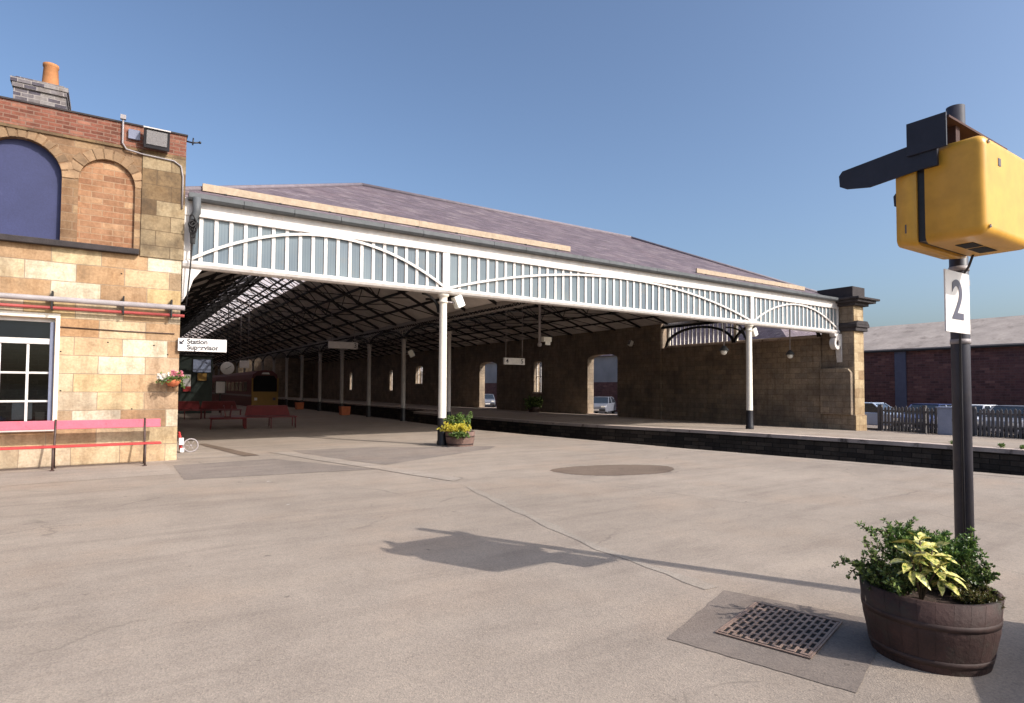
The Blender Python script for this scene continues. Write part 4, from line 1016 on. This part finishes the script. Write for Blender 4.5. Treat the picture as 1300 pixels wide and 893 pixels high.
# ------------------------------------------------------------------ stone wall on the far side
WX = 28.3
YZ = lambda u, v, t: (t, u, v)
sw = thing('stone_wall', (WX, 40, -.3), 'sooty stone side wall of the shed with arched openings', 'wall')
holes = [arch(29.92, 32.97, -.2, 3.68, 4.0), arch(45.2, 48.2, -.2, 3.66, 3.95), arch(38.5, 39.6, 1.3, 3.6, 3.78), arch(60.5, 62.3, 2.05, 3.8, 4.0), arch(69.0, 70.0, 1.25, 3.55, 3.75), arch(83.9, 84.9, 1.25, 3.55, 3.75)]
b = MB(); b.plate([(25.95, -.4), (104, -.4), (104, 5.72), (25.95, 5.72)], holes, YZ, WX, WX+.57); b.build('wall', 'oldstone', sw)
b = MB(); b.plate([(15.95, -.4), (25.949, -.4), (25.949, 4.12), (15.95, 4.12)], [], YZ, WX, WX+.5); b.build('wall', 'oldstone', sw)
b = MB(); b.box(WX-.03, WX+.54, 15.96, 25.75, 4.121, 4.20); b.build('wall_coping', 'coping', sw)
b = MB(); b.box(WX-.14, WX-.001, 25.95, 26.72, -.4, 5.6); b.build('pilaster', 'oldstone', sw)
for a, c in ((29.92, 32.97), (45.2, 48.2)):
    b = MB(); b.box(WX-.05, WX+.6, a-.1, c+.1, -.32, -.17); b.build('threshold', 'coping', sw)
for a, c, z0, z1 in ((38.5, 39.6, 1.3, 3.78), (69.0, 70.0, 1.25, 3.75), (83.9, 84.9, 1.25, 3.75), (60.5, 62.3, 2.05, 4.0)):
    b = MB(); b.box(WX-.06, WX+.1, a-.08, c+.08, z0-.12, z0-.002); wn = b.build('window', 'coping', sw)
    b = MB(); b.box(WX+.3, WX+.34, a, a+.06, z0, z1-.1); b.box(WX+.3, WX+.34, c-.06, c, z0, z1-.1); b.box(WX+.3, WX+.34, (a+c)/2-.025, (a+c)/2+.025, z0, z1-.02); b.box(WX+.301, WX+.339, a, c, (z0+z1)/2-.02, (z0+z1)/2+.02); b.build('frame', 'white', wn)
# openwork above the low part of the wall
so = thing('side_screen', (WX+.2, 20.8, 4.2), 'white openwork railing screen with dark arches above the low stone wall', 'canopy screen')
b = MB(); b.box(WX+.1, WX+.3, 15.6, 25.9, 5.42, 5.66); b.build('top_beam', 'white', so)
b = MB(); b.box(WX+.12, WX+.28, 15.97, 25.7, 4.202, 4.27); b.build('bottom_rail', 'cream', so)
for y in (25.55, 20.75):
    b = MB(); b.box(WX+.05, WX+.22, y-.09, y+.09, 4.271, 5.419); b.build('post', 'cream', so)
y = 21.1
while y < 25.4:
    b = MB(); b.box(WX+.17, WX+.23, y-.03, y+.03, 4.271, 5.419); b.build('bar', 'white', so); y += .30
for y0, y1 in ((20.8, 25.6), (16.0, 20.7)):
    b = MB(); P = [(WX-.02, (y0+y1)/2-(y1-y0)/2*math.cos(R(a)), 4.15+1.05*math.sin(R(a))) for a in range(0, 181, 9)]
    for p, q in zip(P, P[1:]): b.beam(p, q, .12, .13)
    b.build('arch', 'iron', so)
b = MB(); b.beam((WX-.03, 15.5, 5.38), (WX-.03, 26, 5.38), .12, .14); b.build('girder', 'iron', so)
# end wall and inner hall wall
ew = MB(); ew.box(1.2, 29, YE+.01, YE+.5, -.9, 9.5); tag(ew.build('end_wall', 'oldstone', loc=(15, YE, -.9)), 'dark stone end wall deep inside the train shed', 'wall')
hw = MB(); hw.box(.8, 1.2, 27.01, YE, 0, 5.6); tag(hw.build('hall_wall', 'oldstone', loc=(1, 27, 0)), 'dark stone wall along the left of the hall behind the building', 'wall')
# pier at the end of the wall; side shade put into its dark stone
pr = thing('stone_pier', (28.8, 15.2, -.3), 'tall stone gate pier with soot black cap at the right end of the shed', 'pier')
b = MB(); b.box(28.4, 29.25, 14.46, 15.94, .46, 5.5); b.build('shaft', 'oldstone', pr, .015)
b = MB(); b.box(28.42, 29.262, 14.42, 14.459, .461, 4.32); b.box(28.42, 29.262, 14.42, 14.459, 4.64, 5.49); b.build('sunlit_facing', 'pier', pr)  # paler slabs paint the sunlit front lighter than the shaded sides
b = MB(); b.box(28.34, 29.31, 14.40, 15.96, -.4, .459); b.build('plinth', 'oldstone', pr, .02)
b = MB(); b.box(28.36, 29.32, 14.36, 14.399, -.4, .45); b.build('sunlit_facing', 'pier', pr)
b = MB(); b.plate([(14.5, .461), (15.94, .461), (15.94, 2.62), (14.8, 2.62), (14.62, 2.58), (14.5, 2.4)], [], YZ, 28.2, 28.399); b.build('corbel_base', 'oldstone', pr, .02)
b = MB(); b.box(28.34, 29.42, 14.3, 15.98, 4.33, 4.50); b.box(28.30, 29.48, 14.24, 16.0, 4.502, 4.62); b.plate([(29.48, 4.622), (28.30, 4.622), (28.45, 4.80), (29.3, 4.80)], [], XW, 14.24, 16.0); b.build('string_moulding', 'sootcap', pr, .02)
b = MB(); b.box(28.2, 29.45, 14.25, 16.1, 5.502, 5.64); b.box(28.05, 29.72, 14.05, 16.3, 5.642, 5.76); b.box(27.95, 29.9, 13.95, 16.4, 5.762, 5.86); b.build('cornice', 'sootcap', pr, .02)
b = MB(); b.box(28.2, 29.3, 14.35, 16.1, 5.862, 6.38); b.build('cap_block', 'sootcap', pr, .02)

# ------------------------------------------------------------------ signs and lamps under the roof
def hang_sign(name, x0, x1, y, z0, z1, ztop, label, glyphs):
    t = thing(name, ((x0+x1)/2, y, z0), label, 'sign')
    b = MB(); b.box(x0, x1, y-.06, y+.06, z0, z1); b.build('board', 'sign', t, .005)
    for x in (x0+.1*(x1-x0), x1-.1*(x1-x0)):
        b = MB(); b.tube([(x, y, z1), (x, y, ztop)], .014, 6); b.build('hanger_rod', 'greypipe', t)
    for s, x in glyphs: text(s, (z1-z0)*.95, 'ink', t, Matrix.Translation((x, y-.062, (z0+z1)/2)) @ FACE_Y, 'digit', .001)
    return t
hang_sign('platform_sign', 14.12, 15.2, 22, 2.63, 2.92, 6.0, 'white hanging platform sign with figures 4 and 5', [('4', 14.27), ('5', 15.05)])
hang_sign('platform_sign', 8.9, 10.38, 30, 3.54, 3.88, 5.6, 'blank white hanging sign with one figure at its right end', [('3', 10.25)])
hang_sign('platform_sign', 6.45, 7.0, 40, 2.75, 3.2, 7.0, 'small square white hanging sign above the far concourse', [])
cc = thing('camera_mast', (14.58, 20, 3.42), 'grey tube hanging from the roof with a white camera', 'camera')
b = MB(); b.tube([(14.58, 20, 3.42), (14.58, 20, 5.9)], .055, 10); b.build('tube', 'greypipe', cc)
b = MB(); b.sphere((14.58, 20, 3.40), .10, 8); b.build('joint', 'greypipe', cc)
b = MB(); b.box(14.70, 15.1, 19.85, 20.1, 3.52, 3.72); b.box(14.76, 15.02, 19.83, 19.85, 3.38, 3.54); b.build('camera_body', 'lamp', cc, .02)
for x, lab in ((22.45, 'globe lamp on a rod to the left of the far column'), (27.48, 'globe lamp on a rod nearest the stone pier')):
    t = thing('pendant_lamp', (x, 17, 3.2), lab, 'lamp', 'globe lamps under the screen')
    b = MB(); b.tube([(x, 17, 3.5), (x, 17, 5.9)], .03, 8); b.build('rod', 'greypipe', t)
    b = MB(); b.lathe([(.03, .25), (.09, .22), (.19, .08), (.20, .02), (.17, .03), (.08, .18)], 18, (x, 17, 3.28)); b.build('shade', 'lead', t)
    b = MB(); b.sphere((x, 17, 3.26), .14, 10); b.build('globe', 'lamp', t)
def spot(x, y, z, lab, dirx, col=0):
    t = thing('spotlight', (x, y, z), lab, 'lamp', 'small spotlights')
    m = Matrix.Translation((x, y, z)) @ Matrix.Rotation(dirx, 4, 'Z') @ Matrix.Rotation(R(-25), 4, 'Y')
    b = MB(); b.box(-.04, .20, -.12, .12, -.17, .17, m); b.build('housing', 'lamp', t, .02)
    b = MB(); b.box(.20, .21, -.10, .10, -.14, .14, m); b.build('lens', 'chrome', t)
    b = MB(); b.tube([(x, y, z), (x-.28*math.cos(dirx)*(1 if col == 0 else -1), y-.28*math.sin(dirx), z)], .025, 6); b.build('bracket', 'greypipe', t)
spot(8.10, SY, 4.02, 'white spotlight on the nearer white column just below the screen', 0)
spot(22.05, 15.3, 3.95, 'white spotlight on the far white column', 0)
spot(11.9, 26.9, 3.2, 'small white spotlight fixed to a grey arcade column', R(-30))
spot(27.9, 28.2, 4.5, 'white spotlight on the stone wall left of the low openwork', R(180))
# far interior: kiosk, boards, clock, litter of notices
kk = thing('kiosk', (3.8, 41, 0), 'dark green kiosk standing deep in the concourse', 'kiosk')
b = MB(); b.box(1.9, 5.0, 40.2, 43, 0, 3.4); b.build('wall', 'kiosk', kk)
b = MB(); b.box(1.8, 5.1, 40.1, 43.1, 3.4, 3.5); b.build('roof', 'iron', kk)
b = MB(); b.box(2.5, 3.3, 40.17, 40.199, 0, 2.1); b.build('door', 'iron', kk)
def board(name, x0, x1, z0, z1, mat, lab, y=40.15, cat='notice board'):
    t = thing(name, ((x0+x1)/2, y, z0), lab, cat)
    b = MB(); b.box(x0, x1, y-.02, y+.02, z0, z1); b.build('board', mat, t)
    b = MB()
    for a in ((x0-.04, x0, z0-.04, z1+.04), (x1, x1+.04, z0-.04, z1+.04), (x0, x1, z0-.04, z0), (x0, x1, z1, z1+.04)): b.box(a[0], a[1], y-.03, y+.03, a[2], a[3])
    b.build('frame', 'iron', t)
board('notice_board', 3.95, 4.9, 2.45, 3.2, 'paleblue', 'pale blue timetable board high on the kiosk front')
board('notice_board', 4.2, 4.68, 1.95, 2.38, 'trainyellow', 'small yellow notice below the pale blue timetable board')
board('poster', 3.45, 3.85, 1.3, 2.3, 'paper', 'white and red poster left of the yellow notice', cat='poster')
pst = [o for o in C.objects if o.get('label') == 'white and red poster left of the yellow notice'][0]
b = MB(); b.box(3.45, 3.85, 40.122, 40.129, 1.3, 1.6); b.build('red_band', 'red', pst)
board('poster', 5.25, 5.75, 1.2, 1.9, 'paper', 'white poster frame right of the kiosk', 40.6, 'poster')
b = MB(); b.box(5.45, 5.55, 40.6, 40.66, 0, 1.16); tag(b.build('sign_post', 'iron', loc=(5.5, 40.6, 0)), 'dark short post under the white poster frame', 'post')
ck = thing('station_clock', (5.72, 39.6, 2.7), 'round pale station clock hanging over the concourse', 'clock')
ax = Matrix.Rotation(R(90), 3, 'X')
b = MB(); b.lathe([(.0001, .1), (.35, .1), (.38, .08), (.38, -.08), (.35, -.1), (.0001, -.1)], 28, (5.72, 39.6, 2.7), axis=ax); b.build('case', 'paper', ck)
b = MB(); b.beam((5.72, 39.48, 2.7), (5.92, 39.48, 2.84), .02, .05, (0, 1, 0)); b.beam((5.72, 39.48, 2.7), (5.60, 39.48, 2.65), .02, .05, (0, 1, 0)); b.build('hand', 'ink', ck)
b = MB(); b.tube([(5.72, 39.6, 3.08), (5.72, 39.6, 6.9)], .03, 6); b.build('hanger_rod', 'iron', ck)
# pots along the arcade
for x, y, lab in ((11.2, 34.4, 'square terracotta planter box by the arcade column'), (11.2, 44.5, 'square terracotta planter box farther along the arcade')):
    t = thing('planter_box', (x, y, 0), lab, 'planter', 'square planter boxes')
    b = MB(); b.plate([(x-.22, 0), (x+.22, 0), (x+.27, .5), (x-.27, .5)], [], XW, y-.25, y+.25); b.build('box', 'terracotta', t)
    b = MB(); b.box(x-.2, x+.2, y-.2, y+.2, .5, .51); b.build('soil', 'soil', t)
# small tub at the column
T2 = (8.08, 14.80, 0)
barrel('barrel_planter', T2, .41, .40, .36, 'small grey oak tub of yellow flowers at the foot of the near white column', 'oldbarrel', 22)
random.seed(11)
shrub('green_plant', (8.12, 14.9, .33), 'greenleaf', 'blue green leafy plant at the back of the small tub', 20, .22, .55, 4, .07, .035, 'plant')
shrub('yellow_plant', (7.95, 14.72, .33), 'yellowleaf', 'yellow leaved bedding plants in the small tub by the column', 34, .36, .36, 4, .07, .03, 'plant')
shrub('trailing_plant', (7.86, 14.45, .33), 'greenleaf', 'green plant trailing over the left rim of the small tub', 20, .2, .2, 4, .06, .03, 'plant', up=(-.3, -.5, .15))
t = barrel('barrel_planter', (25.9, 36.2, -.18), .42, .42, .36, 'dark tub on the far platform before the stone wall', 'barrel', 18)
shrub('green_plant', (25.9, 36.2, .15), 'boxleaf', 'dark bushy plant in the tub on the far platform', 30, .6, .9, 4, .12, .07, 'plant')

# ------------------------------------------------------------------ train standing in the shed
tn = thing('passenger_train', (10.3, 52, -1.05), 'passenger train with yellow front end standing deep in the shed', 'train')
tx0, tx1, tz0, TY = 9.32, 11.36, -.15, 52.0
tc = (tx0+tx1)/2
sec = [(tx0, tz0), (tx1, tz0), (tx1, 2.2), (tx1-.10, 2.6), (tx1-.45, 2.88), (tc, 2.96), (tx0+.45, 2.88), (tx0+.10, 2.6), (tx0, 2.2)]
b = MB(); b.plate(sec, [], XW, TY, 103); b.build('body', 'trainred', tn)
b = MB(); b.plate([(tx0, tz0-.1), (tx1, tz0-.1), (tx1, 1.2), (tx0, 1.2)], [], XW, TY-.1, TY-.001); b.build('front_panel', 'trainyellow', tn, .03)
b = MB(); b.plate([(tx0+.14, 1.21), (tx1-.14, 1.21), (tx1-.14, 2.2), (tx1-.35, 2.5), (tx0+.35, 2.5), (tx0+.14, 2.2)], [], XW, TY-.07, TY-.001); b.build('windscreen', 'dark', tn)
for x in (tx0-.01, tx1-.10):
    b = MB(); b.box(x, x+.11, TY-.12, TY-.072, 1.201, 2.3); b.build('corner_pillar', 'trainyellow', tn)
b = MB(); b.box(tx0+.2, tx0+.42, TY-.14, TY-.1, .5, .72); b.build('headlight', 'lamp', tn)
b = MB(); b.box(tx1-.42, tx1-.2, TY-.14, TY-.1, .5, .72); b.build('headlight', 'inkgrey', tn)
b = MB(); b.plate([(tc-.3, 2.62), (tc+.35, 2.62), (tc+.25, 2.76), (tc-.2, 2.76)], [], XW, TY-.1, TY-.002); b.build('destination_box', 'lamp', tn)
y = TY+2
while y < 101:
    b = MB(); b.box(tx0-.01, tx0-.001, y, y+1.5, 1.2, 2.0); b.build('window', 'carglass', tn); y += 2.1
for y in (55.5, 68, 80, 95):
    b = MB(); b.box(tx0+.2, tx1-.2, y-1.3, y+1.3, -1.05, -.16); b.build('bogie', 'iron', tn)
b = MB(); b.box(tx0-.02, tx0-.012, TY, 103, .8, .95); b.build('side_stripe', 'greypipe', tn)

# ------------------------------------------------------------------ fence, cabinet, cars, warehouse
pf = thing('picket_fence', (30.2, 9, -.3), 'weathered grey picket fence between the far platform and the car park', 'fence')
y = 14.25
while y > .4:
    h = .80+random.uniform(-.035, .03); ti = random.uniform(-.015, .015)
    b = MB(); b.plate([(y-.05, -.27), (y+.05, -.27), (y+.05+ti, h), (y+ti, h+.07), (y-.05+ti, h)], [], YZ, 30.19, 30.215); b.build('picket', 'picket', pf); y -= .148
y = 14.2
while y > .4:
    b = MB(); b.box(30.22, 30.36, y-.07, y+.07, -.35, .93); b.build('post', 'picket', pf); y -= 1.85
for z in (.05, .6):
    b = MB(); b.box(30.216, 30.26, .5, 14.3, z, z+.09); b.build('rail', 'picket', pf)
cb = thing('equipment_cabinet', (29.75, 11.2, -.3), 'pale blue grey equipment cabinet in front of the picket fence', 'cabinet')
b = MB(); b.box(29.5, 30.0, 10.85, 11.55, -.28, .86); b.build('body', 'cabinet', cb, .015)
b = MB(); b.box(29.45, 30.05, 10.80, 11.60, .86, .91); b.build('lid', 'cabinet', cb, .01)
b = MB(); b.box(29.49, 29.499, 10.9, 11.5, -.2, .8); b.build('door', 'cabinet', cb)
b = MB(); b.box(29.47, 29.49, 10.95, 11.0, .3, .42); b.build('handle', 'iron', cb)
def car(label, loc, rz, mat, group='cars parked beyond the wall and fence', hatch=True):
    t = thing('parked_car', (0, 0, 0), label, 'car', group)
    L, W = 3.9, 1.62
    bodyp = [(-L/2, .32), (-L/2+.02, .62), (-L/2+.12, .78), (-.75, .90), (1.75, .93), (L/2-.02, .85), (L/2, .35), (L/2-.1, .24), (-L/2+.1, .24)]
    b = MB(); b.plate(bodyp, [], lambda u, v, q: (u, q, v), -W/2, W/2); b.build('body', mat, t, .05, 3)
    cab0 = [(-.80, .90), (-.20, 1.36), (1.35, 1.38), (1.80, .93)]
    b = MB(); i = len(b.v); P = []
    for s in (-1, 1):
        for (u, v) in cab0: P.append((u, s*(W/2-.06 if v < 1 else W/2-.20), v))
    b.v = P; b.f = [(0, 1, 2, 3), (7, 6, 5, 4), (0, 4, 5, 1), (1, 5, 6, 2), (2, 6, 7, 3)]; b.build('windows', 'carglass', t)
    b = MB(); b.box(-.18, 1.34, -W/2+.20, W/2-.20, 1.362, 1.41); b.build('roof', mat, t, .03)
    for s in (-1, 1):
        for (u, v), (u2, v2) in (((-.80, .90), (-.20, 1.37)), ((1.80, .93), (1.35, 1.38)), ((.45, .91), (.50, 1.37))):
            b = MB(); b.beam((u, s*(W/2-.055), v), (u2, s*(W/2-.195), v2), .06, .05); b.build('pillar', mat, t)
    for u in (-1.25, 1.2):
        for s in (-1, 1):
            m = Matrix.Rotation(R(90), 3, 'X')
            b = MB(); b.lathe([(.17, -.09), (.29, -.09), (.30, 0), (.29, .09), (.17, .09)], 18, (u, s*(W/2-.10), .30), axis=m); wl = b.build('wheel', 'tyre', t)
            b = MB(); b.lathe([(.001, -.07), (.17, -.08), (.17, .08), (.001, .07)], 14, (u, s*(W/2-.10), .30), axis=m); b.build('rim', 'chrome', wl)
    for s in (-1, 1):
        b = MB(); b.box(-L/2-.005, -L/2+.06, s*.55-.15, s*.55+.15, .60, .72); b.build('headlight', 'lamp', t)
        b = MB(); b.box(L/2-.06, L/2+.005, s*.6-.12, s*.6+.12, .62, .82); b.build('tail_light', 'red', t)
    for u in (-L/2-.03, L/2-.05):
        b = MB(); b.box(u, u+.08, -W/2+.05, W/2-.05, .33, .46); b.build('bumper', 'tyre', t)
    b = MB(); b.box(-L/2-.034, -L/2-.03, -.26, .26, .34, .45); b.build('number_plate', 'sign', t)
    t.location = loc; t.rotation_euler = (0, 0, rz); return t
M['paint_silver'] = plain('silver_blue_car_paint', rgb(172, 184, 206), .3, .03, spec=.6)
M['paint_white'] = plain('white_car_paint', rgb(214, 214, 220), .3, .03, spec=.6)
M['paint_blue'] = plain('dark_blue_car_paint', rgb(44, 56, 96), .3, .03, spec=.6)
M['paint_red'] = plain('red_car_paint', rgb(178, 44, 46), .3, .03, spec=.6)
M['paint_grey'] = plain('grey_car_paint', rgb(112, 114, 124), .3, .03, spec=.6)
car('silver blue hatchback parked right beside the stone pier', (34.2, 16.3, -.48), R(90), 'paint_silver')
car('dark blue hatchback with pale roof line behind the fence post', (34.0, 13.75, -.48), 0, 'paint_blue')
car('white hatchback behind the pale cabinet', (34.2, 12.0, -.48), 0, 'paint_white')
car('grey hatchback behind the fence right of the dark pole', (34.0, 10.35, -.48), 0, 'paint_grey')
car('red hatchback behind the fence at the right edge', (34.2, 8.45, -.48), 0, 'paint_red')
car('grey hatchback seen through the nearer arched doorway', (33.6, 37.4, -.48), R(35), 'paint_grey')
car('grey hatchback seen through the farther arched doorway', (34.6, 57.2, -.48), R(60), 'paint_grey')
wh = thing('warehouse', (48, 40, -.8), 'long low dark brick warehouse with pale roof beyond the car park', 'building')
b = MB(); b.box(45, 55, -12, 100, -.8, 4.33); b.build('wall', 'warebrick', wh)
b = MB(); b.plate([(44.75, 4.331), (55.3, 4.331), (55.3, 4.45), (50, 6.60), (44.75, 4.45)], [], lambda u, v, q: (u, q, v), -12.2, 100.2); b.build('roof', 'wareroof', wh)
b = MB(); b.box(44.7, 44.75, -12, 100, 4.25, 4.36); b.build('gutter', 'iron', wh)
b = MB(); b.box(44.9, 44.999, 19.4, 20.1, -.8, 4.24); b.build('downpipe', 'bluepipe', wh)
M['grey_render'] = plain('grey_render', rgb(132, 134, 138), .9, .12, .8)
ob = thing('slate_outbuilding', (41, 40, -.48), 'low outbuilding with grey walls and a hipped purple slate roof behind the stone wall', 'building')
b = MB(); b.box(38, 44, 23.6, 64, 2.2, 4.6); b.build('wall', 'grey_render', ob)
b = MB(); b.box(37.95, 44, 23.6, 64, -.8, 2.199); b.build('plinth', 'warebrick', ob)
b = MB(); e = [(37.7, 23.2, 4.601), (44.3, 23.2, 4.601), (44.3, 64.3, 4.601), (37.7, 64.3, 4.601)]; r0, r1 = (41, 27.5, 8.2), (41, 60, 8.2)
b.face([e[0], e[1], r0]); b.face([e[1], e[2], r1, r0]); b.face([e[2], e[3], r1]); b.face([e[3], e[0], r0, r1]); b.face(list(reversed(e))); b.build('roof', 'slate', ob)
# weeds on the far platform edge
random.seed(5)
for x, y, lab in ((20.95, 7.75, 'small tuft of weeds on the far platform edge left of the pole'), (21.0, 6.6, 'tuft of weeds on the far platform edge right of the pole'), (20.95, 6.1, 'second small weed tuft on the far platform edge near the right border')):
    shrub('weed', (x, y, 0), 'greenleaf', lab, 6, .10, .11, 3, .05, .022, 'weed')

# ------------------------------------------------------------------ light, sky, camera
SUN = Vector((.477, -.879, 0)).normalized(); EL = R(37.0)
sd = Vector((SUN.x*math.cos(EL), SUN.y*math.cos(EL), math.sin(EL)))
L = bpy.data.lights.new('sun', 'SUN'); L.energy = 4.4; L.angle = R(.53); L.color = (1.0, .95, .885)
lo = bpy.data.objects.new('sun', L); C.objects.link(lo); lo.rotation_euler = (-sd).to_track_quat('-Z', 'Y').to_euler(); lo.location = (0, 0, 30)
W = bpy.data.worlds.new('World'); bpy.context.scene.world = W; W.use_nodes = True
nt = W.node_tree; bg = nt.nodes['Background']
sk = nt.nodes.new('ShaderNodeTexSky'); sk.sky_type = 'NISHITA'; sk.sun_disc = False
sk.sun_elevation = EL; sk.sun_rotation = math.atan2(SUN.x, SUN.y)
sk.air_density = 1.0; sk.dust_density = 4.0; sk.ozone_density = 3.0; sk.altitude = 50
hs = nt.nodes.new('ShaderNodeMix'); hs.data_type = 'RGBA'; hs.blend_type = 'MULTIPLY'; hs.inputs[0].default_value = 1; hs.inputs[7].default_value = (.95, 1.0, 1.02, 1)
gm = nt.nodes.new('ShaderNodeGamma'); gm.inputs[1].default_value = 1.15; nt.links.new(sk.outputs[0], gm.inputs[0]); sa = nt.nodes.new('ShaderNodeHueSaturation'); sa.inputs['Saturation'].default_value = .92; nt.links.new(gm.outputs[0], sa.inputs['Color']); nt.links.new(sa.outputs[0], hs.inputs[6]); nt.links.new(hs.outputs[2], bg.inputs[0]); bg.inputs[1].default_value = .135

f, yaw, pit, rol, sy = 765.9846, .5845, .0365, .0057, 18.568
cyw, syw, cp, sp = math.cos(yaw), math.sin(yaw), math.cos(pit), math.sin(pit)
F = Vector((syw*cp, cyw*cp, sp)); Rt = Vector((cyw, -syw, 0)); U = Rt.cross(F)
R2 = Rt*math.cos(rol)+U*math.sin(rol); U2 = -Rt*math.sin(rol)+U*math.cos(rol)
cam = bpy.data.cameras.new('camera'); co = bpy.data.objects.new('camera', cam); C.objects.link(co)
m = Matrix((R2, U2, -F)).transposed().to_4x4(); m.translation = (0, 0, 1.6); co.matrix_world = m
cam.sensor_width = 36; cam.lens = f/1300*36; cam.shift_y = sy/1300; cam.clip_end = 4000; cam.clip_start = .05
sc = bpy.context.scene; sc.camera = co
sc.view_settings.view_transform = 'Standard'; sc.view_settings.look = 'None'; sc.view_settings.exposure = .22; sc.view_settings.gamma = 1
sc.render.engine = 'CYCLES'
sc.cycles.max_bounces = 8; sc.cycles.diffuse_bounces = 6; sc.cycles.transparent_max_bounces = 12
for o in list(C.objects):
    if '_o' in o: del o['_o']
